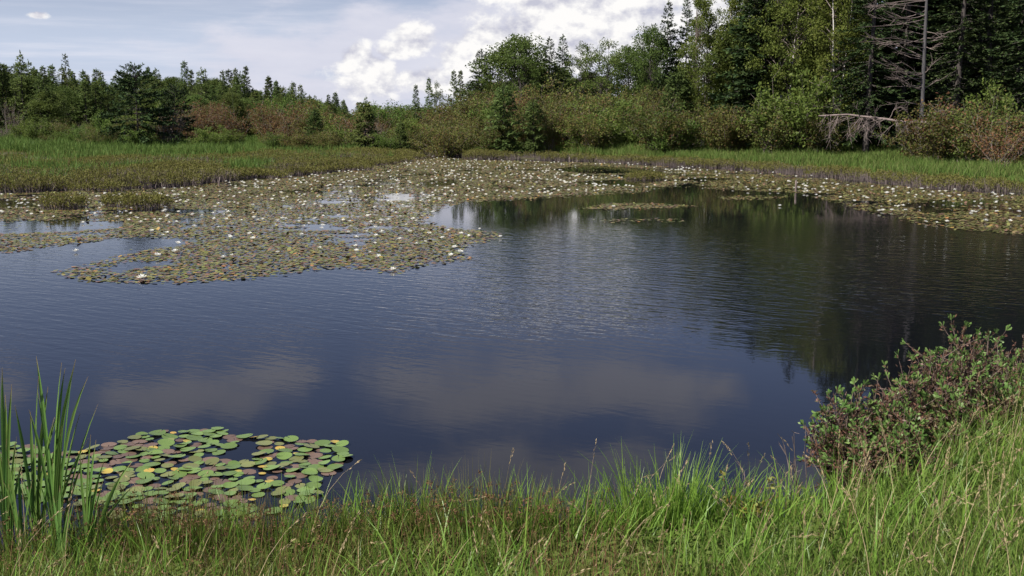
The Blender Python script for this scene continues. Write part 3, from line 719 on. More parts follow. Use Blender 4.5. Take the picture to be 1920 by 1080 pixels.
for px, py, rx, hh, lab in [(120, 392, .75, .55, 'left one of two olive tussocks standing in the lily pads'), (225, 388, .55, .5, 'right half of the pair of olive tussocks among the lily pads'), (275, 390, .75, .5, 'wide olive tussock rising from the pads right of the pair'), (1210, 336, 1.0, .35, 'low green tussock in the far lily pads'),
                            (905, 299, 1.4, .75, 'rounded heath hummock jutting from the far shore')]:
    mb = MB(); x, y = gpt(px, py); hummock(mb, g, 0, 0, rx, hh, 0, 1.6)
    tag(obj('marsh_tussock', mb.mesh('marsh_tussock', [M['heathleaf'], M['heathstem']]), None, (x, y, -.03)), lab, 'tussock')

def grass_field(name, pg, dens, mat, L, wd, seed, label, thr=None, cat='grass'):
    A_ = parea(pg); n = int(A_ * dens)
    p = sample(pg, n, seed); g = np.random.default_rng(seed); p = p[:n]
    if thr is not None: p = p[vnoise(p[:, 0], p[:, 1], .35, seed) > thr * g.uniform(.6, 1.3, len(p))]
    z = gz(p[:, 0], p[:, 1]); B = np.c_[p, z - .02]; N_ = len(B)
    hv = .65 + .7 * vnoise(p[:, 0], p[:, 1], .5, seed + 1)
    mb = MB(); mb.blades(B, g.uniform(0, 6.28, N_), L * hv * g.uniform(.6, 1.2, N_), wd * g.uniform(.7, 1.4, N_), g.uniform(0, .3, N_), g.uniform(.1, .9, N_), 0, 4)
    return tag(obj(name, mb.mesh(name, mat)), label, cat, None, 'stuff')
grass_field('marsh_sedge', poly([(-300, 258), (790, 268), (790, 284), (640, 296), (400, 300), (0, 300), (-300, 300)]), 55, M['sedge'], .75, .05, 31, 'bright green sedge strip between the heath and the left thicket', .25)
grass_field('marsh_sedge_patches', MARSH, 60, M['sedge'], .62, .045, 35, 'patches of bright sedge standing among the marsh heath', .80)
BANK = poly([(880, 276), (1000, 268), (1250, 262), (1550, 264), (1750, 270), (1900, 275), (2300, 285), (2300, 380), (1920, 357), (1780, 349), (1660, 338), (1540, 325), (1420, 315), (1300, 308), (1150, 299), (1000, 292), (760, 284)])
grass_field('bank_grass', BANK, 95, M['bankgrass'], .70, .04, 32, 'green grass covering the far right bank')
grass_field('dry_bank_grass', poly([(1190, 266), (1380, 266), (1400, 274), (1180, 274)]), 60, M['straw'], .85, .04, 33, 'straw coloured dry grass at the foot of the middle thicket')
grass_field('dry_sedge', poly([(760, 272), (900, 268), (900, 280), (760, 284)]), 25, M['straw'], .6, .04, 34, 'pale dry sedge in the gap between the thickets')

# ------------------------------------------------------------------ far lily pads and flowers
PA = poly([(-200, 380), (0, 363), (330, 352), (400, 343), (540, 333), (640, 322), (740, 306), (752, 294), (800, 292), (900, 300), (1150, 306), (1240, 318), (1310, 342), (1250, 352), (1100, 362), (1000, 372), (870, 380), (830, 392),
           (800, 412), (850, 428), (940, 435), (935, 448), (870, 466), (890, 488), (800, 500), (750, 516), (640, 504), (560, 512), (480, 526), (300, 534), (150, 528), (95, 510), (200, 486), (235, 468), (330, 462), (345, 448), (240, 446), (140, 458), (20, 475), (-200, 470)])
PB = poly([(1150, 306), (1300, 315), (1420, 322), (1540, 333), (1660, 346), (1780, 357), (1920, 366), (2300, 388), (2300, 474), (1920, 442), (1780, 430), (1660, 410), (1560, 380), (1490, 363), (1330, 355), (1270, 340)])
PC = poly([(1080, 392), (1140, 381), (1240, 382), (1320, 387), (1230, 393), (1150, 396)])
PD = poly([(1110, 412), (1280, 410), (1290, 417), (1130, 419)])
PE = poly([(870, 352), (1250, 336), (1320, 348), (1240, 360), (1050, 372), (880, 380)])
PF = poly([(1340, 368), (1480, 366), (1480, 374), (1350, 376)])
GAPS = [poly(q) for q in ([(-200, 420), (60, 414), (235, 416), (225, 428), (100, 436), (-200, 446)], [(1030, 318), (1100, 310), (1250, 318), (1240, 326), (1100, 326)], [(1080, 341), (1240, 334), (1262, 339), (1180, 347), (1090, 347)],
                          [(780, 342), (850, 338), (860, 346), (800, 352)], [(60, 466), (240, 452), (320, 458), (240, 478), (90, 480)])]
def padfield(pg, dens, seed, thr):
    n = int(parea(pg) * dens); p = sample(pg, n, seed)[:n]
    g = np.random.default_rng(seed)
    keep = vnoise(p[:, 0], p[:, 1], .55, seed) * .6 + vnoise(p[:, 0], p[:, 1], 1.7, seed + 1) * .4 > thr * g.uniform(.75, 1.25, len(p))
    for q in GAPS: keep &= ~(inside(q, p[:, 0], p[:, 1]) & (g.random(len(p)) > .03))
    ed = edge_dist(pg, p[:, 0], p[:, 1]); keep &= g.random(len(p)) < np.minimum(1, .25 + ed * 1.2)
    return p[keep]
pads = np.concatenate([padfield(PA, 180, 41, .35), padfield(PB, 130, 42, .40), padfield(PC, 190, 43, .25), padfield(PD, 90, 44, .38), padfield(PF, 110, 45, .36), padfield(PE, 70, 48, .5)])
g = np.random.default_rng(46); n = len(pads)
r = g.uniform(.028, .058, n); K = 7; a = np.arange(K) * 2 * math.pi / K + g.uniform(0, 6.28, n)[:, None]
tilt = g.normal(0, .06, (n, 2)) * (g.random(n) < .8)[:, None]; big_ = g.random(n) < .035
tilt[big_] = g.normal(0, .3, (big_.sum(), 2))
rr = r[:, None] * g.uniform(.85, 1.1, (n, K))
ox, oy = rr * np.cos(a), rr * np.sin(a)
oz = ox * tilt[:, :1] + oy * tilt[:, 1:]
oz -= oz.min(1, keepdims=True) * .75
V = np.stack([pads[:, :1] + ox, pads[:, 1:] + oy, oz + g.uniform(.003, .02, n)[:, None]], -1).reshape(-1, 3)
mb = MB(); mb.add(V, np.arange(n * K).reshape(n, K))
tag(obj('far_lily_pads', mb.mesh('far_lily_pads', M['farpad'])), 'mass of olive and bronze lily pads covering the far half of the pond', 'lily pads', None, 'stuff')
print('far pads', n)

def flower_mesh(seed, mb=None, c=(0, 0, 0), s=1.0, rings=((0, 8, .062, .55), (.3, 7, .05, .95), (.1, 5, .034, 1.25))):
    g = np.random.default_rng(seed); mb0 = mb or MB()
    for off, n, L_, up in rings:
        a = np.arange(n) * 2 * math.pi / n + off + g.normal(0, .08, n); e = up + g.normal(0, .1, n)
        D = np.c_[np.cos(a) * np.cos(e), np.sin(a) * np.cos(e), np.sin(e)]; W = np.c_[-np.sin(a), np.cos(a), np.zeros(n)]
        P0 = np.array(c) + D * .006 * s
        l_ = L_ * s * g.uniform(.88, 1.1, n)[:, None]; wd = l_ * .42
        Nn = np.cross(D, W)
        Q = np.stack([P0, P0 + D * l_ * .35 + W * wd * .5, P0 + D * l_ * .75 + W * wd * .38 + Nn * 0, P0 + D * l_ + [0, 0, .004 * s], P0 + D * l_ * .75 - W * wd * .38, P0 + D * l_ * .35 - W * wd * .5], 1)
        mb0.add(Q, np.arange(n * 6).reshape(n, 6), 0)
    n = 10; D = unit(np.c_[g.normal(0, .4, (n, 2)), np.ones(n)])
    mb0.leaves(np.tile(np.array(c), (n, 1)) + D * .004, D, sides_of(D, g), .026 * s, .01 * s, 1)
    return mb0
FM = [flower_mesh(i).mesh('water_lily_flower', [M['petal'], M['stamen']]) for i in range(3)]
big_fl = [(265, 520, 1.5, 'largest white lily flower at the front edge of the far pads'), (142, 470, 1.1, 'white lily flower on the open water at the left'), (736, 505, 1.15, 'white lily flower alone at the front right edge of the pads'),
          (852, 463, 1.1, 'white lily flower near the right tip of the pad mass'), (938, 443, .9, 'small white flower at the very right tip of the pads'), (155, 417, 1.1, 'white lily flower in the left strip of open water'), (1462, 385, 1.0, 'white flower in the pads left of the post'),
          (1663, 362, 1.6, 'big white flower cluster on the right hand pads'), (1823, 397, 1.3, 'bright white flower at the front of the right hand pads'), (1655, 394, 1.2, 'white flower at the water edge of the right hand pads'), (1150, 387, 1.2, 'white flower on the small pad island')]
placed = []
for px, py, s, lab in big_fl:
    x, y = gpt(px, py, .04); o = obj('water_lily_flower', FM[len(placed) % 3], None, (x, y, .02)); o.scale = (s * 1.15,) * 3; tag(o, lab, 'flower', 'white water lily flowers'); placed.append((x, y))
def in_gap(x, y): return any(inside(q, x, y) for q in GAPS)
# flower density taken from the photograph: rows of (px range, py range, count)
g = np.random.default_rng(47)
rows = [(400, 860, 318, 345, 85), (745, 1010, 293, 315, 75), (1000, 1320, 302, 322, 45), (840, 1180, 315, 345, 80), (300, 860, 345, 380, 95), (0, 330, 362, 392, 38), (860, 1250, 345, 372, 34), (220, 840, 380, 420, 60), (0, 330, 392, 415, 10), (240, 900, 420, 450, 24), (290, 880, 450, 485, 12),
        (1240, 1560, 314, 345, 32), (1500, 1920, 344, 372, 44), (1560, 1920, 372, 420, 26), (1290, 1520, 345, 362, 10), (1000, 1300, 345, 360, 10)]
cand = []
for x0, x1, y0, y1, n in rows:
    k = 0; tries = 0; n = int(n * 1.35)
    while k < n and tries < n * 40:
        tries += 1
        px, py = g.uniform(x0, x1), g.uniform(y0, y1); x, y = gpt(px, py, .03)
        ok = any(inside(q, x, y) for q in (PA, PB, PC)) and not in_gap(x, y)
        if ok and vnoise(x, y, .5, 77) > .16: cand.append((x, y)); k += 1
cand.sort(key=lambda q: q[1])
nind = 288
for i, (x, y) in enumerate(cand[:nind]):
    s = U(.75, 1.35); o = obj('water_lily_flower', FM[i % 3], None, (x, y, U(.03, .06))); o.scale = (s,) * 3; o.rotation_euler = (U(-.2, .2), U(-.2, .2), U(0, 6.28))
    px = 960 + F * x / (y * cp)
    zone = 'left half of the far pad mass' if px < 480 else 'right half of the far pad mass' if px < 1000 else 'pads along the right bank'
    if y > 44: zone = 'farthest pads of the ' + ('left half' if px < 640 else 'middle' if px < 1000 else 'right side')
    tag(o, 'small white water lily flower floating on the ' + zone, 'flower', 'white lily flowers on the ' + zone)
mb = MB()
for i, (x, y) in enumerate(cand[nind:]): flower_mesh(i, mb, (x, y, U(.03, .06)), U(.9, 1.5), ((0, 7, .062, .5), (.3, 5, .05, 1.0)))
tag(obj('distant_lily_flowers', mb.mesh('distant_lily_flowers', [M['petal'], M['stamen']])), 'white specks of the most distant lily flowers along the far shore', 'flowers', None, 'stuff')

# posts standing in the pond
def post(px, py0, py1, r, mat, lab, lean=0.):
    x, y = gpt(px, py0); z1 = z_at(py1, y); mb = MB()
    mb.tube(np.array([(0, 0, -.5), (lean * .3, 0, z1 * .5), (lean, 0, z1 * .97), (lean, 0, z1)]), [r * 1.1, r, r * .9, r * .25], 8)
    tag(obj('wooden_stake', mb.mesh('wooden_stake', mat, True), None, (x, y, 0)), lab, 'stake')
post(1492, 360, 338, .045, M['dead'], 'pale stake standing in the pads off the right bank')
post(411, 350, 332, .035, M['dead'], 'thin pale stake in the pads beside the left marsh', .05)
post(1068, 303, 294, .05, M['dead'], 'short pale stake by the far shore')

# ------------------------------------------------------------------ the near lily patch, every pad its own object
def pad_mesh(seed, mat, curl=0., notch=True, fold=0.):
    g = np.random.default_rng(seed); K = 26; R_ = 3
    a0 = .10 if notch else 0; a = np.linspace(a0, 2 * math.pi - a0, K)
    lob = 1 + .04 * np.sin(a * 2 + g.uniform(0, 6)) + g.normal(0, .008, K)
    V = [(.02 if notch else 0, 0, .004)]; Fc = []
    for j in range(1, R_ + 1):
        q = j / R_
        for k in range(K):
            rr = q * lob[k]; z = .004 + curl * q ** 3 * (.5 + .5 * math.sin(a[k] * 2 + seed)) + .006 * math.sin(a[k] * 5 + seed) * q
            x, y = rr * math.cos(a[k]), rr * math.sin(a[k])
            if fold and x > .25: z += (x - .25) * fold; x = .25 + (x - .25) * .55
            V.append((x, y, z))
    mb = MB(); tri = [(0, 1 + k, 2 + k) for k in range(K - 1)]
    qd = [(1 + j * K + k, 1 + (j + 1) * K + k, 2 + (j + 1) * K + k, 2 + j * K + k) for j in range(R_ - 1) for k in range(K - 1)]
    V = np.array(V); n = len(V)
    mb.v.append(V); mb.t.append(np.zeros(n)); mb.f.append(np.array(tri)); mb.m.append(np.zeros(len(tri))); mb.f.append(np.array(qd)); mb.m.append(np.zeros(len(qd))); mb.n = n
    return mb.mesh('lily_pad', mat, True)
PM = {'green': [pad_mesh(i, M['pad_green'], .05 * i, i % 2 == 0) for i in range(4)], 'olive': [pad_mesh(9 + i, M['pad_olive'], .06, i == 0) for i in range(2)],
      'bronze': [pad_mesh(13 + i, M['pad_bronze'], .02) for i in range(2)], 'yellow': [pad_mesh(17, M['pad_yellow'], .12, True, .45), pad_mesh(18, M['pad_yellow'], .16, True, .15), pad_mesh(19, M['pad_yellow'], .1)]}
NP = poly([(-60, 850), (0, 838), (60, 836), (130, 850), (180, 842), (210, 832), (290, 808), (350, 812), (420, 800), (430, 818), (500, 822), (560, 826), (640, 830), (655, 862), (622, 890), (590, 905), (600, 925), (585, 945), (500, 966), (430, 990), (380, 1005), (300, 1000), (180, 960), (60, 930), (-60, 930)])
g = np.random.default_rng(51)
lo_, hi_ = NP.min(0), NP.max(0); pts = [tuple(gpt(*q)) for q in ((408, 806), (405, 820), (345, 812), (295, 815), (628, 830), (648, 858), (573, 938), (512, 960), (462, 957))]
nf = len(pts)
for _ in range(20000):
    q = (g.uniform(lo_[0], hi_[0]), g.uniform(lo_[1], hi_[1]))
    if not inside(NP, *q): continue
    if vnoise(q[0], q[1], 2.2, 5) < .09: continue
    if all((q[0] - p[0]) ** 2 + (q[1] - p[1]) ** 2 > .086 ** 2 for p in pts): pts.append(q)
    if len(pts) >= 430: break
names = {'green': ('round green lily pad', 'green lily pads'), 'olive': ('yellowish olive lily pad', 'olive lily pads'), 'bronze': ('reddish bronze lily pad lying flat', 'bronze lily pads'), 'yellow': ('withering curled yellow lily pad', 'yellow lily pads')}
first = ['at the top of the near patch, upper of a touching pair', 'at the top of the near patch, lower of a touching pair', 'topmost left of the touching pair', 'at the upper left bend of the near patch', 'raised alone at the upper right tip of the near patch', 'at the outermost right point of the near patch',
         'floating apart below the right side of the near patch', 'alone near the rush tips right of the near patch', 'large, floating at the lower right of the near patch']
padl = []
for i, (x, y) in enumerate(pts):
    k = g.random(); c = 'green' if (k < .50 or i < 4) else 'olive' if k < .70 else 'bronze' if k < .94 else 'yellow'
    if i == 4: c = 'yellow'
    if 4 < i < nf: c = 'green'
    padl.append((float(g.uniform(.042, .082)) * (1.2 if i < nf else 1) * (.68 if c == 'yellow' else 1) + (9 if i < nf else 0), c, x, y, i))
padl.sort(key=lambda q: -q[0])
sm = MB(); order = ['green', 'olive', 'bronze', 'yellow']
for n_, (r, c, x, y, i) in enumerate(padl):
    r = r % 9
    zz_ = .003 if c == 'bronze' else float(g.uniform(.006, .022)); tl = .03 if c == 'bronze' else .09
    if n_ >= 299:
        a = np.linspace(.12, 6.16, 14); t1, t2 = g.normal(0, tl, 2); ox, oy = r * np.cos(a), r * np.sin(a) * .94; rot = g.uniform(0, 6.28)
        X_, Y_ = ox * math.cos(rot) - oy * math.sin(rot), ox * math.sin(rot) + oy * math.cos(rot)
        V = np.c_[x + X_, y + Y_, zz_ + X_ * t1 + Y_ * t2]; V = np.vstack([[x, y, zz_], V])
        sm.add(V, [list(range(15))], order.index(c)); continue
    o = obj('lily_pad', PM[c][int(g.integers(len(PM[c])))], None, (x, y, zz_))
    o.scale = (r, r * float(g.uniform(.88, 1.0)), r)
    o.rotation_euler = (float(g.normal(0, tl)), float(g.normal(0, tl)), float(g.uniform(0, 6.28)))
    px = 960 + F * x / (y * cp + H * sp)
    zone = 'left part of the near patch by cattails' if px < 230 else 'middle of the near patch' if px < 430 else 'right part of the near patch'
    if i < nf: tag(o, names[c][0] + ' ' + first[i], 'lily pad', 'pads of the near lily patch')
    else: tag(o, names[c][0] + ' in the ' + zone, 'lily pad', names[c][1] + ' in the ' + zone)
if sm.n: tag(obj('small_lily_pads', sm.mesh('small_lily_pads', [M['pad_' + c] for c in order])), 'smallest lily pads filling the gaps of the near patch', 'lily pads', None, 'stuff')
print('near pads', len(pts))

# ------------------------------------------------------------------ near bank: grass, rushes, sedge
NEAR = poly([(-260, 1085), (0, 1078), (200, 1064), (400, 1046), (700, 1026), (900, 1032), (1100, 1014), (1300, 996), (1450, 978), (1540, 940), (1640, 900), (1780, 852), (1880, 795), (1960, 742), (2060, 700), (2200, 660), (2400, 640), (2500, 760), (2500, 1150)])
NEAR = np.vstack([NEAR, [[5.6, 4.2], [-4.4, 4.2]]])
SHR = poly([(1500, 1010), (1500, 900), (1640, 850), (1760, 790), (1860, 720), (1960, 690), (1960, 800), (1900, 860), (1800, 925), (1700, 975), (1600, 1005)])
def near_pts(n, seed, thr=None, sc_=1.0):
    p = sample(NEAR, n, seed)[:n * 2]; g = np.random.default_rng(seed)
    p = p[~inside(SHR, p[:, 0], p[:, 1]) | (g.random(len(p)) < .22)]
    if thr is not None: p = p[vnoise(p[:, 0], p[:, 1], sc_, seed) > thr * g.uniform(.7, 1.3, len(p))]
    p = p[:n]; z = gz(p[:, 0], p[:, 1]); return np.c_[p, np.maximum(z, -.15) - .02], g
An = parea(NEAR); print('near area', An)
B, g = near_pts(int(An * 1100), 61)
n = len(B); mb = MB()
right = sstep(2.0, 4.5, B[:, 0])
cl_ = vnoise(B[:, 0], B[:, 1], 2.6, 12) * .6 + vnoise(B[:, 0], B[:, 1], 6.0, 13) * .4
kp = g.random(n) < .18 + 1.5 * sstep(.28, .62, cl_); B, cl_, right = B[kp], cl_[kp], right[kp]; n = len(B)
hv = (.06 + .22 * vnoise(B[:, 0], B[:, 1], 1.6, 8) + .16 * cl_) * (1 + .65 * right)
mb.blades(B, g.uniform(0, 6.28, n), hv * g.uniform(.6, 1.5, n), g.uniform(.005, .012, n), g.uniform(0, .45, n), g.uniform(.2, 1.5, n), 0, 5)
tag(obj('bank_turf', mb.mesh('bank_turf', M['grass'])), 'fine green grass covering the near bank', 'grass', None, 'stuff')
B, g = near_pts(int(An * 190), 62, .46, 2.2); n = len(B); mb = MB()
mb.blades(B, g.uniform(0, 6.28, n), g.uniform(.15, .5, n), g.uniform(.004, .008, n), g.uniform(.2, 1.1, n), g.uniform(.3, 1.6, n), 0, 5)
tag(obj('dry_grass', mb.mesh('dry_grass', M['straw'])), 'dry straw coloured stalks mixed into the near grass', 'grass', None, 'stuff')
B, g = near_pts(int(An * 150), 63, .50, 1.4); n = len(B); mb = MB()
mb.blades(B, g.uniform(0, 6.28, n), g.uniform(.26, .60, n), g.uniform(.010, .018, n), g.uniform(.02, .4, n), g.uniform(.2, 1.1, n), 0, 6)
tag(obj('wide_sedge', mb.mesh('wide_sedge', M['bright'])), 'wide bladed bright sedge scattered over the near bank', 'sedge', None, 'stuff')

B, g = near_pts(int(An * 420), 64, .40, .9); B = B[(B[:, 0] < .9 + g.normal(0, .5, len(B)))]; n = len(B); mb = MB()
pr_ = mb.blades(B, g.uniform(0, 6.28, n), g.uniform(.2, .48, n), .006, g.uniform(0, .3, n), g.uniform(0, .5, n), 0, 5, twist=g.uniform(0, 3, n))
k_ = np.where(g.random(n) < .10)[0]
for q in range(6):
    P0 = pr_[k_, 3] + g.normal(0, .007, (len(k_), 3)); D = rdir(len(k_), .3, g); mb.leaves(P0, D, sides_of(D, g), .022, .008, 1)
B, g = near_pts(int(An * 130), 67, .42, 1.2); B = B[B[:, 0] < 1.6 + g.normal(0, .6, len(B))]; n = len(B)
mb.blades(B, g.uniform(0, 6.28, n), g.uniform(.25, .55, n), .006, g.uniform(0, .35, n), g.uniform(0, .6, n), 1, 5)
tag(obj('rush_ground', mb.mesh('rush_ground', [M['rush'], M['seed']])), 'olive rushes with rusty seed heads covering the left half of the near bank', 'rushes', None, 'stuff')
B, g = near_pts(int(An * 26), 65); B = B[g.random(len(B)) < .25 + .75 * sstep(1.0, 3.5, B[:, 0])]; n = len(B); mb = MB()
pr_ = mb.blades(B, g.normal(.6, 1.2, n), g.uniform(.42, .85, n), .005, g.uniform(0, .35, n), g.uniform(.2, 1.3, n), 0, 7)
for q in range(16):
    f_ = g.uniform(0, 1, (n, 1)); P0 = pr_[:, 5] * (1 - f_) + pr_[:, 6] * f_ + g.normal(0, .004, (n, 3)); D = unit(pr_[:, 6] - pr_[:, 5] + g.normal(0, .012, (n, 3))); mb.leaves(P0, D, sides_of(D, g), .022, .005, 0)
tag(obj('seeding_grass', mb.mesh('seeding_grass', [M['straw']])), 'pale nodding seed heads of tall grass on the right of the near bank', 'grass', None, 'stuff')
B, g = near_pts(int(An * 60), 66, .48, 1.1); n = len(B); mb = MB()
for q in range(14):
    P0 = B + np.c_[g.normal(0, .05, (n, 2)), g.uniform(.05, .24, n)]; D = unit(np.c_[g.normal(0, 1, (n, 2)), g.normal(.15, .3, n)]); W = unit(np.cross(D, [0, 0, 1.]) + g.normal(0, .3, (n, 3)))
    l_ = g.uniform(.03, .065, n); mb.leaves(P0, D, W, l_, l_ * .55)
tag(obj('low_weeds', mb.mesh('low_weeds', M['bush_green'])), 'small broad leaved weeds growing through the near grass', 'weeds', None, 'stuff')
def near_loc(px, py):
    x, y = gpt(px, py, .05); return x, y, float(max(gz(x, y), -.12)) - .02
def rush_clump(px, py, n, h, spread, seed, lab, seeds=.5):
    g = np.random.default_rng(seed); x, y, z = near_loc(px, py); o = tag(empty('rush_clump', (x, y, z)), lab, 'rushes', 'rush clumps on the near bank')
    B = np.c_[g.normal(0, spread, (n, 2)) * [1.3, .6], np.zeros(n)]; az = np.arctan2(B[:, 1], B[:, 0]) + g.normal(0, .6, n)
    mb = MB(); p = mb.blades(B, az, h * g.uniform(.55, 1.1, n), .0065, g.uniform(0, .22, n), g.uniform(0, .35, n), 0, 5, twist=g.uniform(0, 3, n))
    obj('stalks', mb.mesh('rush_stalks', M['rush']), o)
    mb = MB(); k = np.where(g.random(n) < seeds)[0]
    for q in range(11):
        P0 = p[k, 3] + (p[k, 4] - p[k, 3]) * .1 + g.normal(0, .006, (len(k), 3)); D = rdir(len(k), .3, g)
        mb.leaves(P0, D, sides_of(D, g), .022, .007)
    tag(obj('seed_heads', mb.mesh('rush_seeds', M['seed']), o), kind='stuff')
def sedge_clump(px, py, n, h, spread, seed, lab, mat='bright', wd=.013):
    g = np.random.default_rng(seed); x, y, z = near_loc(px, py)
    B = np.c_[g.normal(0, spread, (n, 2)) * [1.2, .6], np.zeros(n)]; az = np.arctan2(B[:, 1], B[:, 0]) + g.normal(0, .5, n)
    mb = MB(); mb.blades(B, az, h * g.uniform(.5, 1.1, n), wd * g.uniform(.6, 1.2, n), g.uniform(.02, .3, n), g.uniform(.1, .9, n) ** 1.5, 0, 7)
    tag(obj('sedge_clump', mb.mesh('sedge_clump', M[mat]), None, (x, y, z)), lab, 'sedge', 'bright sedge clumps on the near bank')
for i, (px, py, n, h, sp_, lab) in enumerate([
    (225, 1075, 260, .50, .16, 'olive rush clump right behind the cattails'), (330, 1070, 320, .50, .18, 'dense rush clump below the lily patch'), (440, 1065, 240, .44, .17, 'rush clump under the right part of the lily patch'), (560, 1060, 170, .40, .15, 'thin brown tipped rush clump left of centre'),
    (660, 1055, 140, .42, .14, 'reddish rush clump between the lily patch and the centre'), (890, 1068, 420, .48, .20, 'large dense rush clump at the middle of the bank'), (980, 1050, 170, .46, .13, 'rush clump with rusty seed heads right of the large one'), (800, 1050, 140, .46, .14, 'loose rush clump left of the large one'),
    (880, 1035, 90, .56, .12, 'tall reddish rush stalks rising above the large clump'), (1090, 1045, 90, .36, .14, 'short rush clump before the bright sedge'), (120, 1085, 200, .44, .18, 'rush clump between the cattail stems'), (1400, 1010, 70, .34, .1, 'short rush clump beside the yellow leaved sapling')]):
    rush_clump(px, py, int(n * 1.35), h * 1.2, sp_, 100 + i, lab, .24)
for i, (px, py, n, h, sp_, lab) in enumerate([
    (1255, 1035, 210, .60, .13, 'tall bright green sedge clump at the waterside right of centre'), (1180, 1040, 120, .46, .13, 'lower bright sedge left of the tall clump'), (1320, 1030, 90, .48, .12, 'bright sedge at the right flank of the tall clump'), (770, 1040, 110, .52, .12, 'bright sedge fan left of the large rush clump'), (700, 1050, 50, .46, .1, 'thin sedge tuft between the reddish rushes'),
    (40, 1095, 160, .42, .2, 'bright sedge at the foot of the cattails'), (1490, 1000, 70, .36, .14, 'bright sedge below the leaning shrub'), (1590, 985, 60, .36, .14, 'sedge spraying from under the middle of the shrub'), (1690, 960, 70, .38, .15, 'sedge clump right under the brown twigs of the shrub'), (1790, 925, 90, .40, .16, 'sedge clump at the right foot of the shrub'),
    (1880, 875, 130, .48, .18, 'tall grassy sedge clump by the right edge'), (1935, 820, 120, .48, .2, 'grassy sedge clump highest on the right bank'), (925, 1062, 90, .50, .15, 'bright sedge growing through the large rush clump'), (1060, 1052, 110, .44, .16, 'wide arching sedge between the rusty rushes and the tall clump'), (510, 1075, 90, .46, .16, 'bright sedge tuft under the lily patch'), (1410, 1040, 120, .42, .18, 'spreading sedge in front of the yellow leaved sapling'), (300, 1090, 90, .45, .18, 'bright sedge blades in front of the dense rush clump'), (990, 1055, 60, .5, .12, 'narrow sedge blades beside the rusty rushes'), (620, 1050, 30, .50, .08, 'few long sedge blades crossing over the pond edge')]):
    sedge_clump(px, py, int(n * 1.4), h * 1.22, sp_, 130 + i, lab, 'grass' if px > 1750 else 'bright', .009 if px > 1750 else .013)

# ------------------------------------------------------------------ cattails
def cattail(px, py, tops, seed, lab):
    """tops: photograph positions of the leaf tips"""
    g = np.random.default_rng(seed); x, y, z = near_loc(px, py); o = tag(empty('cattail', (x, y, z)), lab, 'cattail', 'cattails at the left')
    for tx, ty, wd in tops:
        Y1 = y + g.uniform(-.12, .12); zt = z_at(ty, Y1); xt = x_at(tx, Y1, zt)
        p0 = np.array([g.normal(0, .015), g.normal(0, .015), 0]); p1 = np.array([xt - x, Y1 - y, zt - z])
        K = 10; ss = np.linspace(0, 1, K)[:, None]
        c = p0 * [1, 1, 0] * .3 + np.array([p1[0] * g.uniform(-.1, .3), p1[1] * .2, p1[2] * g.uniform(.5, .65)])
        pts = (1 - ss) ** 2 * p0 + 2 * ss * (1 - ss) * c + ss ** 2 * p1
        sd = unit(np.array([1, g.normal(0, .5), 0]))
        w_ = .85 * wd * np.minimum(1, np.minimum(.55 + ss[:, 0] * 1.5, (1.02 - ss[:, 0]) * 4.5)) * .5
        nrm = np.array([-sd[1], sd[0], 0]) * (wd * .12)
        A_ = pts - sd * w_[:, None]; Bm = pts + nrm; C_ = pts + sd * w_[:, None]
        V = np.stack([A_, Bm, C_], 1).reshape(-1, 3)
        Fc = [(3 * k + q, 3 * k + q + 1, 3 * k + q + 4, 3 * k + q + 3) for k in range(K - 1) for q in (0, 1)]
        mb = MB(); mb.add(V, Fc, 0, np.repeat(ss[:, 0], 3)); obj('leaf', mb.mesh('cattail_leaf', M['cattail']), o)
for i, (px, py, tops, lab) in enumerate([
    (110, 1080, [(68, 668, .026), (115, 680, .024), (142, 674, .026), (165, 706, .024), (122, 690, .022), (150, 775, .024), (98, 860, .02), (75, 760, .02)], 'tallest cattail with many upright leaves in the water'),
    (75, 1070, [(57, 772, .025), (28, 760, .024), (72, 705, .022), (112, 765, .022), (90, 725, .024)], 'cattail close left of the tallest one'),
    (20, 1075, [(4, 690, .028), (10, 740, .026), (22, 720, .024), (28, 830, .022), (-25, 700, .024), (45, 860, .02)], 'cattail cut by the left edge'),
    (45, 1090, [(35, 880, .024), (60, 900, .024), (15, 860, .026), (5, 900, .02)], 'short cattail shoots at the left edge'),
    (165, 1095, [(180, 825, .02), (170, 815, .02), (150, 850, .022)], 'cattail with dark leaning leaves right of the tallest one'),
    (170, 1090, [(250, 862, .026), (228, 890, .022), (168, 880, .02)], 'cattail with one long leaf leaning right over the rushes'),
    (115, 1110, [(112, 910, .028), (130, 950, .022), (100, 930, .022)], 'young cattail in front with a thick pale green base')]):
    g_ = np.random.default_rng(400 + i)
    tops = tops + [(t[0] + g_.normal(0, 16), t[1] + g_.uniform(20, 150), t[2] * g_.uniform(.6, .9)) for t in tops for _ in range(2)]
    cattail(px, py, tops, 200 + i, lab)

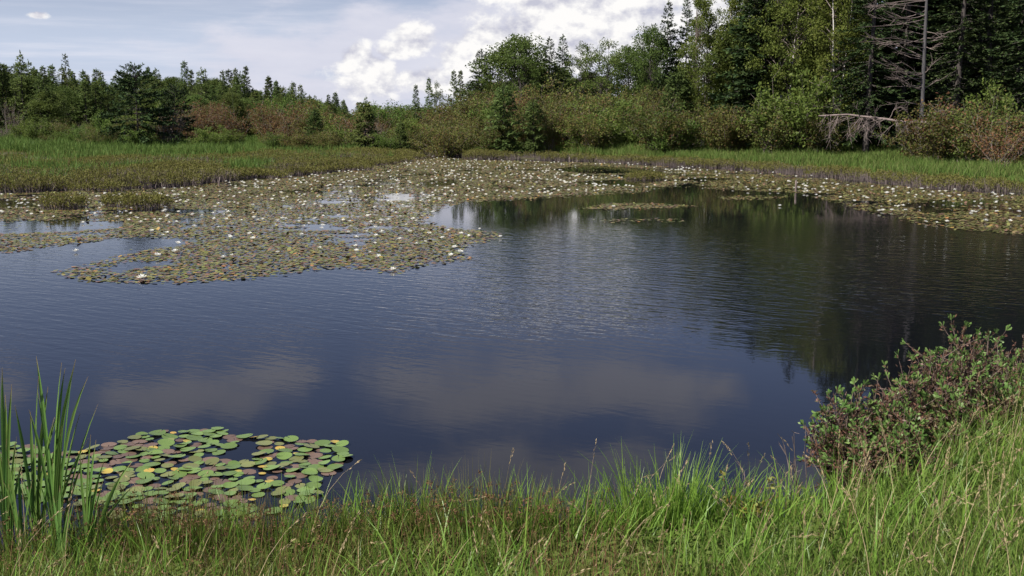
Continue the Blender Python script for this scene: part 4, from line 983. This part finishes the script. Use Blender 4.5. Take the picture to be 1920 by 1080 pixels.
# ------------------------------------------------------------------ leafy shrubs on the right bank
def gale(px, py, top, wpx, seed, lab, nst=15, fresh=.5):
    g = np.random.default_rng(seed); x, y, z = near_loc(px, py); h = max(.35, z_at(top - 14, y) - z); wd = wpx / F * y * .5
    T = MB(); C = MB(); O = MB()
    for s in range(nst):
        a = g.uniform(0, 6.28); out = wd * g.random() ** .6; hh = h * (1 - .35 * (out / wd) ** 2) * g.uniform(.7, 1.0)
        K = 6; ss = np.linspace(0, 1, K)
        p = np.c_[np.outer(ss ** 1.2, [math.cos(a) * out, math.sin(a) * out]) + g.normal(0, .04, 2) + np.cumsum(g.normal(0, .018, (K, 2)), 0), ss * hh]
        T.tube(p, np.linspace(.007, .003, K), 4)
        tips = [(p[-1], unit(p[-1] - p[-2]))]
        for k in range(7):
            q = g.uniform(.25, .95); b0 = np.array([np.interp(q, ss, p[:, i]) for i in range(3)])
            d = unit(np.array([math.cos(a), math.sin(a), 0]) * .25 + g.normal(0, .5, 3) + [0, 0, .75]); l_ = h * g.uniform(.12, .30)
            T.tube(np.array([b0, b0 + d * l_ * .5 + g.normal(0, .01, 3), b0 + d * l_]), [.004, .003, .002], 3); tips.append((b0 + d * l_, d))
            m_ = int(g.integers(14, 28)); P0 = b0 + d * (l_ * g.uniform(.05, .95, m_))[:, None] + g.normal(0, .012, (m_, 3)); D = unit(d + g.normal(0, .8, (m_, 3)))
            O.leaves(P0, D, sides_of(D, g), g.uniform(.025, .05, m_), g.uniform(.010, .018, m_))
        for tp, d in tips:
            if g.random() > fresh + .6 * (tp[2] / h - .5): continue
            m_ = int(g.integers(6, 11)); P0 = tp - d * (g.uniform(0, .045, m_))[:, None]; D = unit(d * 1.0 + g.normal(0, .42, (m_, 3)))
            W = sides_of(D, g); l_ = g.uniform(.036, .062, m_)[:, None]; wv = l_ * .36
            Q = np.stack([P0, P0 + D * l_ * .45 + W * wv * .32, P0 + D * l_ * .82 + W * wv * .5, P0 + D * l_, P0 + D * l_ * .82 - W * wv * .5, P0 + D * l_ * .45 - W * wv * .32], 1)
            C.add(Q, np.arange(m_ * 6).reshape(m_, 6))
    o = tag(empty('leafy_shrub', (x, y, z)), lab, 'shrub', 'leafy shrubs at the right waterside')
    obj('stems', T.mesh('shrub_stems', M['galetwig'], True), o); obj('old_leaves', O.mesh('shrub_old_leaves', M['galeold']), o); obj('fresh_leaves', C.mesh('shrub_fresh_leaves', M['galeleaf']), o)
for i, (px, py, top, wpx, lab) in enumerate([
    (1560, 910, 752, 130, 'leafy shrub leaning out at the left end of the row over the water'), (1610, 890, 735, 130, 'leafy shrub with brown lower leaves second from the left end'), (1660, 880, 702, 150, 'leafy shrub with fresh upright tips in the middle of the row'), (1600, 925, 800, 120, 'low shrub with drooping brown leaves at the front'),
    (1690, 905, 770, 150, 'low twiggy shrub in front of the tall ones'), (1715, 850, 652, 150, 'tall shrub whose bright tips stand against the dark water'), (1770, 830, 665, 150, 'brown twiggy shrub left of the tallest one'), (1815, 805, 622, 140, 'tallest shrub in the row by the right edge'), (1775, 880, 730, 160, 'low brown shrub under the tallest one'),
    (1870, 775, 655, 150, 'leafy shrub right of the tallest one'), (1920, 745, 655, 150, 'leafy shrub cut by the right edge'), (1620, 950, 830, 120, 'low greenish shrub at the water edge below the left end of the row'), (1710, 935, 815, 140, 'low leafy shrub below the middle of the row'), (1790, 895, 775, 140, 'green tipped low shrub among the grass on the right bank'), (1860, 840, 730, 140, 'low shrub half hidden by grass near the right edge'), (1905, 790, 700, 120, 'twiggy low shrub against the right edge of the bank')]):
    gale(px, py, top, wpx, 300 + i, lab, 21 if wpx > 120 else 15)

def twigs(name, px, py, segs, lab, cat, leafy=None, seed=0):
    g = np.random.default_rng(seed); x, y, z = near_loc(px, py); o = tag(empty(name, (x, y, z)), lab, cat); T = MB(); C = MB()
    for tx, ty in segs:
        Y1 = y + g.uniform(-.15, .15); zt = z_at(ty, Y1); p1 = np.array([x_at(tx, Y1, zt) - x, Y1 - y, zt - z])
        K = 6; ss = np.linspace(0, 1, K)[:, None]; p = ss * p1 + np.cumsum(g.normal(0, .008, (K, 3)), 0); p[0] = 0
        T.tube(p, np.linspace(.0055, .002, K), 4)
        for k in range(4):
            b0 = p[int(g.integers(2, K))]; d = unit(p1 / np.linalg.norm(p1) + g.normal(0, .5, 3)); l_ = g.uniform(.04, .12)
            T.tube(np.array([b0, b0 + d * l_]), [.003, .0015], 3)
            if leafy:
                m_ = 7; P0 = b0 + d * (l_ * g.uniform(.2, 1, m_))[:, None]; D = rdir(m_, .5, g); C.leaves(P0, D, sides_of(D, g), g.uniform(.03, .05, m_), .02)
    obj('stems', T.mesh('twig_stems', M['dead'] if not leafy else M['galetwig'], True), o)
    if leafy: obj('leaves', C.mesh('sapling_leaves', M[leafy]), o)
twigs('sapling', 1395, 1040, [(1365, 905), (1372, 940), (1390, 945), (1405, 938), (1420, 950), (1440, 950), (1380, 965), (1425, 970), (1450, 920), (1410, 960)], 'small yellow leaved sapling at the water edge', 'sapling', 'yellowleaf', 3)
twigs('dead_twigs', 1385, 990, [(1402, 890), (1438, 908), (1378, 895), (1388, 920), (1365, 912)], 'bare grey dead twigs sticking up behind the yellow sapling', 'twigs', None, 4)
twigs('dead_twigs', 1500, 945, [(1455, 828), (1478, 810), (1490, 805), (1470, 850), (1505, 815), (1485, 870), (1462, 880)], 'thin bare twigs rising from the water left of the shrubs', 'twigs', None, 6)
